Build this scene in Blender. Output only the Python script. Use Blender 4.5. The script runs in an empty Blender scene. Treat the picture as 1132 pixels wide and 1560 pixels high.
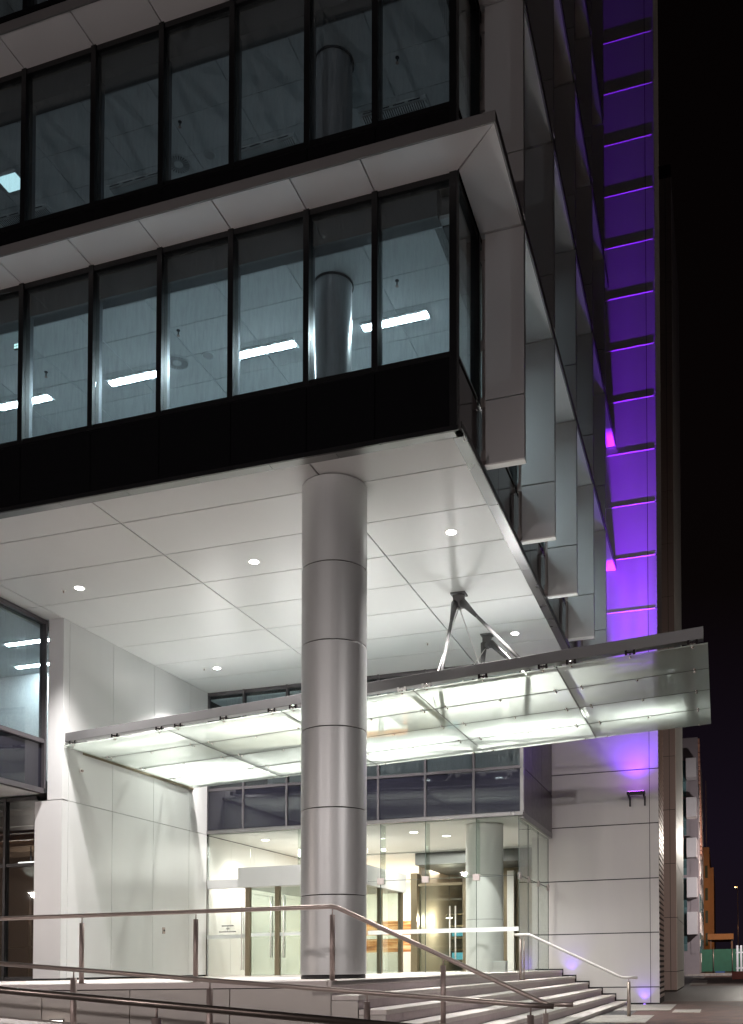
import bpy, bmesh, math, random
from mathutils import Vector, Matrix
random.seed(7)
R = math.radians
C = bpy.context.scene.collection
scene = bpy.context.scene

# ---------------------------------------------------------------- building frame
# u runs along the main facade (to the right), v into the street, z up from eye height.
# The u axis is tilted slightly to fit how the facade lines converge.
AX_U = Vector((0.957003, -0.290078, 0.017304))
AX_V = Vector((0.289354, 0.957222, 0.0))
EYE = 1.30

def W(u, v, z):
    p = AX_U * u + AX_V * v
    return Vector((p.x, p.y, p.z + z + EYE))

def D(u, v, z):
    p = AX_U * u + AX_V * v
    return Vector((p.x, p.y, p.z + z))

# ---------------------------------------------------------------- materials
def new_mat(name):
    m = bpy.data.materials.new(name); m.use_nodes = True
    nt = m.node_tree; nt.nodes.clear()
    out = nt.nodes.new('ShaderNodeOutputMaterial')
    return m, nt, out

def surf(name, col, rough=0.5, metal=0.0, var=0.06, scale=3.0, stretch=(1, 1, 1), island=0.04, bump=0.0, bscale=60, spec=0.5, coat=0.0, rvar=0.08):
    m, nt, out = new_mat(name); N = nt.nodes; L = nt.links
    b = N.new('ShaderNodeBsdfPrincipled')
    b.inputs['Metallic'].default_value = metal
    b.inputs['Specular IOR Level'].default_value = spec
    b.inputs['Coat Weight'].default_value = coat
    b.inputs['Coat Roughness'].default_value = 0.08
    tc = N.new('ShaderNodeTexCoord'); mp = N.new('ShaderNodeMapping'); mp.inputs['Scale'].default_value = stretch
    L.new(tc.outputs['Object'], mp.inputs['Vector'])
    nz = N.new('ShaderNodeTexNoise'); nz.inputs['Scale'].default_value = scale; nz.inputs['Detail'].default_value = 5
    L.new(mp.outputs[0], nz.inputs['Vector'])
    geo = N.new('ShaderNodeNewGeometry')
    a = N.new('ShaderNodeMath'); a.operation = 'MULTIPLY_ADD'
    L.new(nz.outputs['Fac'], a.inputs[0]); a.inputs[1].default_value = var * 2; a.inputs[2].default_value = 1 - var
    c = N.new('ShaderNodeMath'); c.operation = 'MULTIPLY_ADD'
    L.new(geo.outputs['Random Per Island'], c.inputs[0]); c.inputs[1].default_value = island * 2; c.inputs[2].default_value = 1 - island
    d = N.new('ShaderNodeMath'); d.operation = 'MULTIPLY'
    L.new(a.outputs[0], d.inputs[0]); L.new(c.outputs[0], d.inputs[1])
    v = N.new('ShaderNodeVectorMath'); v.operation = 'SCALE'; v.inputs[0].default_value = col[:3]
    L.new(d.outputs[0], v.inputs['Scale'])
    L.new(v.outputs['Vector'], b.inputs['Base Color'])
    r = N.new('ShaderNodeMath'); r.operation = 'MULTIPLY_ADD'
    L.new(nz.outputs['Fac'], r.inputs[0]); r.inputs[1].default_value = rvar * 2; r.inputs[2].default_value = max(0.02, rough - rvar)
    L.new(r.outputs[0], b.inputs['Roughness'])
    if bump:
        n2 = N.new('ShaderNodeTexNoise'); n2.inputs['Scale'].default_value = bscale; n2.inputs['Detail'].default_value = 3
        L.new(mp.outputs[0], n2.inputs['Vector'])
        bp = N.new('ShaderNodeBump'); bp.inputs['Strength'].default_value = bump; bp.inputs['Distance'].default_value = 0.02
        L.new(n2.outputs['Fac'], bp.inputs['Height']); L.new(bp.outputs[0], b.inputs['Normal'])
    L.new(b.outputs[0], out.inputs['Surface'])
    return m

def emit(name, col, s):
    m, nt, out = new_mat(name)
    e = nt.nodes.new('ShaderNodeEmission'); e.inputs[0].default_value = (*col, 1); e.inputs[1].default_value = s
    nt.links.new(e.outputs[0], out.inputs['Surface'])
    return m

def glass(name, tint, ior=1.5, rough=0.01, frit=0.0, frit_col=(0.8, 0.85, 0.82), boost=0.0, dirt=0.0, dirt_col=(0.6, 0.65, 0.65)):
    """thin architectural glass: tinted see-through + fresnel reflection (+ a share of diffusing frit or dust)"""
    m, nt, out = new_mat(name); N = nt.nodes; L = nt.links
    t = N.new('ShaderNodeBsdfTransparent'); t.inputs[0].default_value = (*tint, 1)
    g = N.new('ShaderNodeBsdfGlossy'); g.inputs['Roughness'].default_value = rough; g.inputs[0].default_value = (0.95, 1, 0.98, 1)
    base = t
    if frit:
        tr = N.new('ShaderNodeBsdfTranslucent'); tr.inputs[0].default_value = (*frit_col, 1)
        df = N.new('ShaderNodeBsdfDiffuse'); df.inputs[0].default_value = (*frit_col, 1)
        mx0 = N.new('ShaderNodeMixShader'); mx0.inputs[0].default_value = 0.35
        L.new(tr.outputs[0], mx0.inputs[1]); L.new(df.outputs[0], mx0.inputs[2])
        mx = N.new('ShaderNodeMixShader'); mx.inputs[0].default_value = frit
        L.new(t.outputs[0], mx.inputs[1]); L.new(mx0.outputs[0], mx.inputs[2])
        base = mx
    if dirt:
        df = N.new('ShaderNodeBsdfDiffuse'); df.inputs[0].default_value = (*dirt_col, 1)
        tc = N.new('ShaderNodeTexCoord'); mp = N.new('ShaderNodeMapping'); mp.inputs['Scale'].default_value = (9, 9, 1.2)
        L.new(tc.outputs['Object'], mp.inputs[0])
        nz = N.new('ShaderNodeTexNoise'); nz.inputs['Scale'].default_value = 2.2; nz.inputs['Detail'].default_value = 8; nz.inputs['Roughness'].default_value = 0.75
        L.new(mp.outputs[0], nz.inputs['Vector'])
        rp = N.new('ShaderNodeMapRange'); rp.inputs['From Min'].default_value = 0.45; rp.inputs['From Max'].default_value = 0.8
        rp.inputs['To Min'].default_value = 0.0; rp.inputs['To Max'].default_value = dirt
        L.new(nz.outputs['Fac'], rp.inputs['Value'])
        mx = N.new('ShaderNodeMixShader')
        L.new(rp.outputs[0], mx.inputs[0]); L.new(base.outputs[0], mx.inputs[1]); L.new(df.outputs[0], mx.inputs[2])
        base = mx
    f = N.new('ShaderNodeFresnel')
    gb = N.new('ShaderNodeNewGeometry'); mi = N.new('ShaderNodeMapRange')   # same reflectance from either face of the pane
    mi.inputs['To Min'].default_value = ior; mi.inputs['To Max'].default_value = 1 / ior
    L.new(gb.outputs['Backfacing'], mi.inputs['Value']); L.new(mi.outputs[0], f.inputs[0])
    fac = f
    if boost:
        fac = N.new('ShaderNodeMath'); fac.operation = 'ADD'; fac.use_clamp = True; fac.inputs[1].default_value = boost
        L.new(f.outputs[0], fac.inputs[0])
    m2 = N.new('ShaderNodeMixShader')
    L.new(fac.outputs[0], m2.inputs[0]); L.new(base.outputs[0], m2.inputs[1]); L.new(g.outputs[0], m2.inputs[2])
    L.new(m2.outputs[0], out.inputs['Surface'])
    return m

def paving_mat(name, c1, c2, cm, sc, rough=0.6, bw=0.5, rh=0.25, mortar=0.015):
    m, nt, out = new_mat(name); N = nt.nodes; L = nt.links
    tc = N.new('ShaderNodeTexCoord'); mp = N.new('ShaderNodeMapping'); mp.inputs['Rotation'].default_value = (0, 0, R(-16.8))
    L.new(tc.outputs['Object'], mp.inputs[0])
    b = N.new('ShaderNodeTexBrick'); b.inputs['Scale'].default_value = sc
    b.inputs['Color1'].default_value = (*c1, 1); b.inputs['Color2'].default_value = (*c2, 1); b.inputs['Mortar'].default_value = (*cm, 1)
    b.inputs['Mortar Size'].default_value = mortar; b.inputs['Brick Width'].default_value = bw; b.inputs['Row Height'].default_value = rh
    L.new(mp.outputs[0], b.inputs['Vector'])
    nz = N.new('ShaderNodeTexNoise'); nz.inputs['Scale'].default_value = 1.3; nz.inputs['Detail'].default_value = 8; nz.inputs['Roughness'].default_value = 0.7
    L.new(tc.outputs['Object'], nz.inputs['Vector'])
    r = N.new('ShaderNodeMapRange'); r.inputs['From Min'].default_value = 0.3; r.inputs['From Max'].default_value = 0.7
    r.inputs['To Min'].default_value = 0.7; r.inputs['To Max'].default_value = 1.15
    L.new(nz.outputs['Fac'], r.inputs['Value'])
    v = N.new('ShaderNodeVectorMath'); v.operation = 'SCALE'
    L.new(b.outputs['Color'], v.inputs[0]); L.new(r.outputs[0], v.inputs['Scale'])
    p = N.new('ShaderNodeBsdfPrincipled')
    L.new(v.outputs['Vector'], p.inputs['Base Color'])
    r2 = N.new('ShaderNodeMapRange'); r2.inputs['To Min'].default_value = rough - 0.15; r2.inputs['To Max'].default_value = rough + 0.15
    L.new(nz.outputs['Fac'], r2.inputs['Value']); L.new(r2.outputs[0], p.inputs['Roughness'])
    bp = N.new('ShaderNodeBump'); bp.inputs['Strength'].default_value = 0.4; bp.inputs['Distance'].default_value = 0.01
    L.new(b.outputs['Fac'], bp.inputs['Height']); bp.invert = True
    L.new(bp.outputs[0], p.inputs['Normal'])
    L.new(p.outputs[0], out.inputs['Surface'])
    return m

def strata_mat(name):
    m, nt, out = new_mat(name); N = nt.nodes; L = nt.links
    tc = N.new('ShaderNodeTexCoord'); mp = N.new('ShaderNodeMapping'); mp.inputs['Scale'].default_value = (0.35, 0.35, 5.5)
    L.new(tc.outputs['Object'], mp.inputs[0])
    nz = N.new('ShaderNodeTexNoise'); nz.inputs['Scale'].default_value = 1.6; nz.inputs['Detail'].default_value = 4; nz.inputs['Distortion'].default_value = 0.6
    L.new(mp.outputs[0], nz.inputs['Vector'])
    cr = N.new('ShaderNodeValToRGB'); e = cr.color_ramp.elements
    e[0].position = 0.32; e[0].color = (0.30, 0.10, 0.03, 1); e[1].position = 0.68; e[1].color = (0.85, 0.62, 0.42, 1)
    k = e.new(0.46); k.color = (0.62, 0.26, 0.09, 1); k = e.new(0.54); k.color = (0.8, 0.45, 0.22, 1)
    L.new(nz.outputs['Fac'], cr.inputs[0])
    p = N.new('ShaderNodeBsdfPrincipled'); p.inputs['Roughness'].default_value = 0.35
    L.new(cr.outputs[0], p.inputs['Base Color']); L.new(p.outputs[0], out.inputs['Surface'])
    return m

M = {}
M['soffit'] = surf('soffit_panel', (0.68, 0.675, 0.675), 0.42, 0.0, 0.06, 0.9, stretch=(1, 0.35, 1), island=0.05)
M['soffit_dark_gap'] = surf('joint_black', (0.02, 0.02, 0.02), 0.8)
M['trim'] = surf('trim_metal', (0.20, 0.195, 0.195), 0.30, 0.8, 0.05, 2)
M['ledge'] = surf('ledge_panel', (0.80, 0.775, 0.775), 0.45, 0.1, 0.05, 1.2, island=0.05)
M['ledge_edge'] = surf('ledge_edge_metal', (0.21, 0.20, 0.20), 0.45, 0.3, 0.04, 2)
M['fin'] = surf('fin_metal', (0.48, 0.465, 0.465), 0.42, 0.25, 0.04, 0.7, stretch=(1, 1, 0.4), island=0.03)
M['fin_cap'] = surf('fin_cap_white', (0.78, 0.76, 0.74), 0.45, 0, 0.03)
M['black_glass'] = surf('spandrel_black_glass', (0.006, 0.006, 0.007), 0.09, 0, 0.02, 3, spec=0.45, rvar=0.02)
M['frame'] = surf('frame_black_aluminium', (0.006, 0.006, 0.007), 0.38, 0.2, 0.05, 6)
M['frame_in'] = surf('frame_inner_aluminium', (0.16, 0.17, 0.19), 0.35, 0.6, 0.03, 6)
M['frame_purple'] = surf('frame_grey_aluminium', (0.085, 0.078, 0.085), 0.35, 0.5, 0.05, 6)
M['glass'] = glass('office_glass', (0.83, 0.875, 0.895), 1.45, dirt=0.10)
M['glass_clear'] = glass('clear_entrance_glass', (0.925, 0.95, 0.94), 1.45)
M['glass_green'] = glass('green_edge_glass', (0.84, 0.875, 0.85), 1.45)
M['glass_canopy'] = glass('fritted_canopy_glass', (0.90, 0.94, 0.91), 1.5, 0.02, frit=0.46, frit_col=(0.78, 0.83, 0.785))
M['glass_dark'] = glass('dark_reflective_glass', (0.62, 0.64, 0.65), 1.6, boost=0.08)
M['glass_spandrel'] = surf('dark_reflective_spandrel', (0.012, 0.012, 0.018), 0.05, 0.0, 0.02, spec=0.55, rvar=0.01, coat=0.0)
M['ceil'] = surf('office_ceiling_tile', (0.56, 0.60, 0.62), 0.8, 0, 0.03, 2)
M['blind'] = surf('blind_box_grey', (0.03, 0.034, 0.042), 0.6, 0)
M['office_wall'] = surf('office_wall', (0.4, 0.42, 0.43), 0.8)
M['office_floor'] = surf('office_carpet', (0.42, 0.43, 0.44), 0.95, 0, 0.2, 20)
M['conc_col'] = surf('office_column_grey', (0.42, 0.43, 0.45), 0.35, 0.4, 0.04)
M['column'] = surf('column_brushed_metal', (0.62, 0.63, 0.625), 0.42, 0.5, 0.03, 6, stretch=(6, 6, 0.15), island=0.05, rvar=0.07)
M['white_panel'] = surf('white_wall_panel', (0.61, 0.61, 0.61), 0.30, 0.0, 0.04, 2.0, stretch=(1, 1, 0.12), island=0.03, spec=0.5, rvar=0.015)
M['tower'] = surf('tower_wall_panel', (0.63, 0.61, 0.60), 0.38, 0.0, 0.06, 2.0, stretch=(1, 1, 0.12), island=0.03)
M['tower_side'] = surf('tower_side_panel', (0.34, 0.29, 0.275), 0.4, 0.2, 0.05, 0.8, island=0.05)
M['pale_side'] = surf('pale_side_panel', (0.72, 0.74, 0.70), 0.5, 0.0, 0.04, 0.8)
M['louvre'] = surf('louvre_blade', (0.40, 0.34, 0.31), 0.4, 0.5)
M['deck'] = surf('deck_stone', (0.62, 0.56, 0.54), 0.5, 0, 0.10, 3, bump=0.05)
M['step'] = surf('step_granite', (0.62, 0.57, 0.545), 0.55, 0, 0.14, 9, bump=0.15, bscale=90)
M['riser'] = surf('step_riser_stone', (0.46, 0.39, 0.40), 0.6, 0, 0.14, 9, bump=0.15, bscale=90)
M['ramp_wall'] = surf('ramp_wall_panel', (0.50, 0.47, 0.44), 0.45, 0, 0.06, 1.0, island=0.04)
M['steel'] = surf('handrail_steel', (0.38, 0.315, 0.285), 0.34, 0.75, 0.02, 4, rvar=0.015)
M['steel_dark'] = surf('handrail_post_steel', (0.38, 0.305, 0.28), 0.42, 0.5, 0.04, 30)
M['rail_dark'] = surf('dark_rail_steel', (0.24, 0.20, 0.175), 0.30, 0.85, 0.02, 4, rvar=0.015)
M['steel_white'] = surf('polished_pale_steel', (0.85, 0.83, 0.81), 0.35, 0.3, 0.03, 20)
M['beam'] = surf('canopy_beam_steel', (0.12, 0.118, 0.12), 0.5, 0.3, 0.04, 3)
M['hanger'] = surf('hanger_dark_steel', (0.07, 0.068, 0.07), 0.62, 0.0, 0.05, 5)
M['chrome'] = surf('clamp_chrome', (0.75, 0.70, 0.68), 0.12, 1.0, 0.02, 10, rvar=0.03)
M['lobby_white'] = surf('lobby_white', (0.80, 0.79, 0.76), 0.5, 0, 0.02, 1)
M['lobby_ceil'] = surf('lobby_ceiling', (0.80, 0.80, 0.77), 0.7, 0, 0.02, 1)
M['lobby_floor'] = surf('lobby_floor', (0.42, 0.41, 0.39), 0.2, 0, 0.08, 2)
M['bulkhead'] = surf('bulkhead_dark_stone', (0.06, 0.064, 0.06), 0.35, 0, 0.2, 4)
M['bronze'] = surf('bronze_post', (0.22, 0.18, 0.12), 0.35, 0.6, 0.05)
M['header'] = surf('door_header_grey', (0.55, 0.55, 0.55), 0.35, 0.2, 0.03)
M['strata'] = strata_mat('layered_timber_glow')
M['seal'] = surf('glass_joint_seal', (0.05, 0.075, 0.065), 0.5)
M['fitting'] = surf('patch_fitting_pale', (0.5, 0.44, 0.42), 0.35, 0.3)
M['film'] = surf('white_frosted_film', (0.82, 0.86, 0.84), 0.5, 0, 0.02)
M['brown'] = surf('brown_ceiling', (0.30, 0.22, 0.16), 0.7, 0, 0.1, 4)
M['brown_wall'] = surf('taupe_wall', (0.42, 0.36, 0.29), 0.5)
M['black'] = surf('black_steel', (0.02, 0.018, 0.02), 0.45, 0.2, 0.05)
M['pave'] = paving_mat('brick_paving', (0.15, 0.075, 0.057), (0.075, 0.042, 0.036), (0.03, 0.027, 0.025), 1.1)
M['pave_pale'] = paving_mat('pale_paver', (0.46, 0.43, 0.39), (0.40, 0.375, 0.345), (0.20, 0.18, 0.17), 1.0, bw=0.6, rh=0.3)
M['asphalt'] = surf('dark_asphalt', (0.05, 0.048, 0.05), 0.45, 0, 0.25, 8, bump=0.2, bscale=120)
M['far_white'] = surf('far_balcony_white', (0.62, 0.61, 0.63), 0.6)
M['far_wall'] = surf('far_wall_grey', (0.28, 0.25, 0.27), 0.6)
M['far_slat'] = surf('far_slat_terracotta', (0.5, 0.27, 0.2), 0.5)
M['far_glass'] = surf('far_window_teal', (0.10, 0.18, 0.19), 0.12, 0, 0.3, 3)
M['far_lit'] = emit('far_window_lit', (0.45, 0.75, 0.78), 0.07)
M['orange'] = surf('orange_render', (0.50, 0.36, 0.25), 0.7, 0, 0.12, 1.5)
M['green_mesh'] = surf('green_shade_cloth', (0.03, 0.14, 0.09), 0.7, 0, 0.25, 2)
M['blue_base'] = surf('blue_fence_base', (0.03, 0.09, 0.30), 0.5)
M['red'] = surf('red_barrier_plastic', (0.45, 0.06, 0.03), 0.4)
M['barrier_white'] = surf('white_barrier_plastic', (0.7, 0.72, 0.75), 0.4)
M['E_office'] = emit('office_tube', (0.83, 0.985, 1.0), 140.0)
M['E_deep'] = emit('office_deep', (0.84, 0.96, 1.0), 48.0)
M['E_dim'] = emit('office_dim', (0.6, 0.9, 0.95), 1.1)
M['E_down'] = emit('downlight_lens', (1.0, 0.97, 0.95), 45.0)
M['E_lobby'] = emit('lobby_lens', (1.0, 0.95, 0.86), 14.0)
M['E_strip'] = emit('canopy_strip', (1.0, 0.97, 0.93), 3.0)
M['E_canopy'] = emit('canopy_lamp', (0.97, 1.0, 0.95), 0.9)
M['E_purple'] = emit('flood_lens', (0.45, 0.08, 1.0), 25.0)
M['E_blue'] = emit('ground_lens', (0.35, 0.15, 1.0), 30.0)
M['E_step'] = emit('step_lens', (1.0, 0.93, 0.82), 6.0)
M['E_street'] = emit('street_lens', (1.0, 0.82, 0.72), 60.0)
M['E_orange'] = emit('sodium_lens', (1.0, 0.55, 0.2), 30.0)
M['E_sign'] = emit('sign_lit', (0.65, 1.0, 0.95), 1.4)
M['E_green'] = emit('green_lens', (0.6, 1.0, 0.4), 12.0)
M['E_oval'] = emit('oval_lens', (1.0, 0.96, 0.9), 6.0)
M['E_screen'] = emit('screen_lit', (0.25, 0.75, 0.85), 0.8)

# ---------------------------------------------------------------- mesh builder (works in u, v, z)
class MB:
    def __init__(s): s.v = []; s.f = []; s.m = []; s.smooth = set()
    def quad(s, pts, mi=0):
        n = len(s.v); s.v += [tuple(p) for p in pts]; s.f.append(tuple(range(n, n + len(pts)))); s.m.append(mi)
    def box(s, u0, u1, v0, v1, z0, z1, mi=0):
        if u1 < u0: u0, u1 = u1, u0
        if v1 < v0: v0, v1 = v1, v0
        if z1 < z0: z0, z1 = z1, z0
        n = len(s.v)
        s.v += [(u0, v0, z0), (u1, v0, z0), (u1, v1, z0), (u0, v1, z0), (u0, v0, z1), (u1, v0, z1), (u1, v1, z1), (u0, v1, z1)]
        for f in ((0, 3, 2, 1), (4, 5, 6, 7), (0, 1, 5, 4), (1, 2, 6, 5), (2, 3, 7, 6), (3, 0, 4, 7)):
            s.f.append(tuple(n + i for i in f)); s.m.append(mi)
        return s
    def prism(s, poly, z0, z1, mi=0):
        """poly: list of (u, v), counter-clockwise; extruded z0..z1"""
        n = len(s.v); k = len(poly)
        s.v += [(p[0], p[1], z0) for p in poly] + [(p[0], p[1], z1) for p in poly]
        s.f.append(tuple(n + i for i in reversed(range(k)))); s.m.append(mi)
        s.f.append(tuple(n + k + i for i in range(k))); s.m.append(mi)
        for i in range(k):
            j = (i + 1) % k
            s.f.append((n + i, n + j, n + k + j, n + k + i)); s.m.append(mi)
        return s
    def tube(s, p0, p1, r, n=10, r1=None, caps=True, mi=0):
        p0 = Vector(p0); p1 = Vector(p1); r1 = r if r1 is None else r1
        d = (p1 - p0).normalized(); a = Vector((0, 0, 1)) if abs(d.z) < 0.9 else Vector((1, 0, 0))
        x = d.cross(a).normalized(); y = d.cross(x)
        b = len(s.v)
        for p, rr in ((p0, r), (p1, r1)):
            for i in range(n):
                t = 2 * math.pi * i / n
                s.v.append(tuple(p + x * (rr * math.cos(t)) + y * (rr * math.sin(t))))
        for i in range(n):
            j = (i + 1) % n
            s.smooth.add(len(s.f)); s.f.append((b + i, b + n + i, b + n + j, b + j)); s.m.append(mi)
        if caps:
            s.f.append(tuple(b + i for i in range(n))); s.m.append(mi)
            s.f.append(tuple(b + n + i for i in reversed(range(n)))); s.m.append(mi)
        return s
    def path(s, pts, r, n=10, mi=0):
        """one bent tube with mitred joints"""
        P = [Vector(p) for p in pts]; b = len(s.v); k = len(P)
        for i, p in enumerate(P):
            d0 = (P[i] - P[i - 1]).normalized() if i else (P[1] - P[0]).normalized()
            d1 = (P[i + 1] - P[i]).normalized() if i < k - 1 else d0
            d = (d0 + d1).normalized(); c = max(0.4, d.dot(d1))
            up = Vector((0, 0, 1)) if abs(d.z) < 0.9 else Vector((1, 0, 0))
            x = d.cross(up).normalized(); y = x.cross(d).normalized()
            for q in range(n):
                t = 2 * math.pi * q / n
                s.v.append(tuple(p + x * (r * math.cos(t)) + y * (r / c * math.sin(t))))
        for i in range(k - 1):
            for q in range(n):
                j = (q + 1) % n; o = b + i * n
                s.smooth.add(len(s.f)); s.f.append((o + q, o + j, o + n + j, o + n + q)); s.m.append(mi)
        s.f.append(tuple(b + q for q in reversed(range(n)))); s.m.append(mi)
        s.f.append(tuple(b + (k - 1) * n + q for q in range(n))); s.m.append(mi)
        return s
    def disc_z(s, u, v, z0, z1, r, n=24, mi=0):
        return s.tube((u, v, z0), (u, v, z1), r, n, mi=mi)
    def lathe(s, u, v, prof, n=40, mi=0):
        """prof: list of (r, z) closed to open, smooth sides"""
        for k in range(len(prof) - 1):          # each band has its own rings, so profile corners stay crisp
            o = len(s.v)
            for r, z in prof[k:k + 2]:
                for i in range(n):
                    t = 2 * math.pi * i / n
                    s.v.append((u + r * math.cos(t), v + r * math.sin(t), z))
            for i in range(n):
                j = (i + 1) % n
                s.smooth.add(len(s.f)); s.f.append((o + i, o + j, o + n + j, o + n + i)); s.m.append(mi)
        return s
    def build(s, name, mats, parent=None, o=(0, 0, 0), bevel=0.0):
        me = bpy.data.meshes.new(name)
        base = W(*o) if parent is None else parent['_o']
        base = Vector(base)
        me.from_pydata([tuple(W(*p) - base) for p in s.v], [], s.f)
        if not isinstance(mats, (list, tuple)): mats = [mats]
        for m in mats: me.materials.append(m)
        for i, p in enumerate(me.polygons):
            p.material_index = s.m[i]; p.use_smooth = i in s.smooth
        bm = bmesh.new(); bm.from_mesh(me); bmesh.ops.recalc_face_normals(bm, faces=bm.faces); bm.to_mesh(me); bm.free()
        ob = bpy.data.objects.new(name, me); C.objects.link(ob)
        ob['_o'] = tuple(base)
        if parent is None: ob.location = base
        else: ob.parent = parent
        if bevel:
            b = ob.modifiers.new('bevel', 'BEVEL'); b.width = bevel; b.segments = 2; b.limit_method = 'ANGLE'
        return ob

def tag(o, label=None, cat=None, group=None, kind=None):
    if label: o['label'] = label
    if cat: o['category'] = cat
    if group: o['group'] = group
    if kind: o['kind'] = kind
    return o

def thing(name, label, cat, o=(0, 0, 0), group=None):
    e = bpy.data.objects.new(name, None); C.objects.link(e)
    e.empty_display_size = 0.2
    e.location = W(*o); e['_o'] = tuple(W(*o))
    return tag(e, label, cat, group, 'thing')

def copy_thing(root, delta, label=None):
    r = root.copy(); C.objects.link(r); r.location = root.location + D(*delta)
    if label: r['label'] = label
    for ch in list(root.children):
        c = ch.copy(); C.objects.link(c); c.parent = r
        for g in ch.children:
            k = g.copy(); C.objects.link(k); k.parent = c
    return r

def lamp(name, kind, pos, energy, col=(1, 1, 1), aim=None, **kw):
    l = bpy.data.lights.new(name, kind); l.energy = energy; l.color = col
    for k, v in kw.items(): setattr(l, k, v)
    o = bpy.data.objects.new(name, l); C.objects.link(o); o.location = W(*pos)
    if aim is not None:
        d = (W(*aim) - W(*pos)).normalized()
        o.rotation_euler = d.to_track_quat('-Z', 'Y').to_euler()
    o['kind'] = 'helper' if False else 'structure'
    return o

# ================================================================ SETTING
ZG = -1.28
m = MB(); m.box(-600, 600, -300, 900, ZG - 0.5, ZG)
tag(m.build('ground', M['asphalt'], o=(0, 0, ZG)), kind='structure')
m = MB(); m.box(-2.2, 9, 2, 33.5, ZG - 0.02, ZG + 0.006); m.box(-1.7, 9, 56.0, 98, ZG - 0.02, ZG + 0.006)
tag(m.build('pavement', M['pave'], o=(0, 0, ZG)), kind='structure')
m = MB()
for u0, u1, v0, v1 in ((-2.9, -1.35, 27.2, 31.1), (-3.0, -1.6, 21.5, 24.6), (-1.25, -0.55, 26.0, 27.6), (-1.9, -0.9, 60, 66.5), (-2.0, -1.0, 68, 74.0), (-2.4, -1.4, 78, 90)):
    m.box(u0, u1, v0, v1, ZG - 0.01, ZG + 0.011)
tag(m.build('paving_inset', M['pave_pale'], o=(0, 0, ZG)), kind='structure')
m = MB(); m.box(-3.4, 1.0, 98, 111, ZG - 0.01, ZG + 0.13)
tag(m.build('pavement_kerb', M['pave_pale'], o=(0, 98, ZG)), kind='structure')

# landing and lobby floor
DK = -0.17
def nose(k, v):        # nosing line of step k at depth v
    t = (v - 12.6) / 18.75
    return (-5.19 + 0.405 * k) * (1 - t) + (-4.92 + 0.42 * k) * t
m = MB()
m.prism([(-24, 12.66), (nose(0, 12.66), 12.66), (nose(0, 31.3), 31.3), (-24, 31.3)], DK - 0.06, DK)
tag(m.build('landing', M['deck'], o=(-8, 13, DK)), kind='structure')

# ================================================================ OFFICE BUILDING
V0, U0 = 14.63, -3.92
ZS = 8.5
B = thing('office_building', 'large dark glazed office block with sunshade ledges and a lit white soffit over its entrance', 'building', (-8, V0, DK))
MUL = [-3.98, -5.30, -6.505, -7.90, -9.28, -10.67, -12.16, -13.55, -14.95, -16.35]
LEV = [(8.5, 9.66, 12.62), (12.76, 13.72, 16.66), (16.80, 17.75, 20.66), (20.8, 21.8, 24.7), (24.84, 25.8, 28.74), (28.88, 29.8, 32.8)]
SIDE = [14.63, 16.05, 17.6, 19.2, 20.75, 22.3, 23.9, 25.45, 26.9, 28.3, 29.9, 31.3]

# front windows and spandrels
for li, (zb, zsill, zh) in enumerate(LEV[:3]):
    for i in range(len(MUL) - 1):
        a, b = MUL[i + 1], MUL[i]
        if li == 2 and b > -7.0: pass
        m = MB()
        m.box(a - 0.05, a + 0.05, V0 - 0.035, V0 + 0.16, zsill, zh)              # mullion
        m.box(a + 0.05, b - 0.05, V0 - 0.01, V0 + 0.14, zsill, zsill + 0.07)     # sill
        m.box(a + 0.05, b - 0.05, V0 - 0.01, V0 + 0.14, zh - 0.10, zh)           # head
        m.box(a - 0.035, a + 0.035, V0 + 0.161, V0 + 0.27, zsill, zh, 1)         # inner aluminium fin
        f = m.build('window', [M['frame'], M['frame_in']], B)
        m = MB(); m.box(a + 0.05, b - 0.05, V0 + 0.05, V0 + 0.062, zsill + 0.07, zh - 0.10)
        m.build('window_pane', M['glass'], f)
        m = MB(); m.box(a + 0.008, b - 0.008, V0, V0 + 0.06, zb + 0.03, zsill - 0.02)
        m.build('spandrel_panel', M['black_glass'], B)
m = MB()
for zb, zsill, zh in LEV[:3]:
    m.box(-24, U0, V0 - 0.02, V0 + 0.12, zsill - 0.02, zsill)          # sill line
    m.box(-24, U0 - 0.03, V0 + 0.07, V0 + 0.10, zb, zsill - 0.02)
    m.box(-24, -16.4, V0, V0 + 0.08, zsill, zh)
m.box(U0 - 0.12, U0, V0 - 0.03, V0 + 0.14, 8.52, 20.66)                 # corner post
m.build('facade_frame', M['frame'], B)

# side facade (towards the street)
for li, (zb, zsill, zh) in enumerate(LEV):
    for i in range(len(SIDE) - 1):
        a, b = SIDE[i], SIDE[i + 1]
        m = MB()
        m.box(U0 - 0.14, U0 + 0.03, b - 0.04, b + 0.04, zsill, zh)
        lo = V0 + 0.15 if i == 0 else a + 0.04
        m.box(U0 - 0.12, U0, lo, b - 0.04, zsill, zsill + 0.07)
        m.box(U0 - 0.12, U0, lo, b - 0.04, zh - 0.1, zh)
        f = m.build('side_window', M['frame'], B)
        m = MB(); m.box(U0 - 0.06, U0 - 0.048, lo, b - 0.04, zsill + 0.07, zh - 0.1)
        m.build('window_pane', M['glass'], f)
    m = MB()
    for i in range(len(SIDE) - 1):
        a, b = SIDE[i], SIDE[i + 1]
        if i == 0: a = V0 + 0.08
        m.box(U0 - 0.06, U0, a + 0.008, b - 0.008, zb + 0.03, zsill - 0.02)
    m.box(U0 - 0.10, U0 + 0.02, V0 + 0.13, 31.3, zsill - 0.02, zsill)
    m.build('side_spandrel', M['black_glass'], B)

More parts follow.
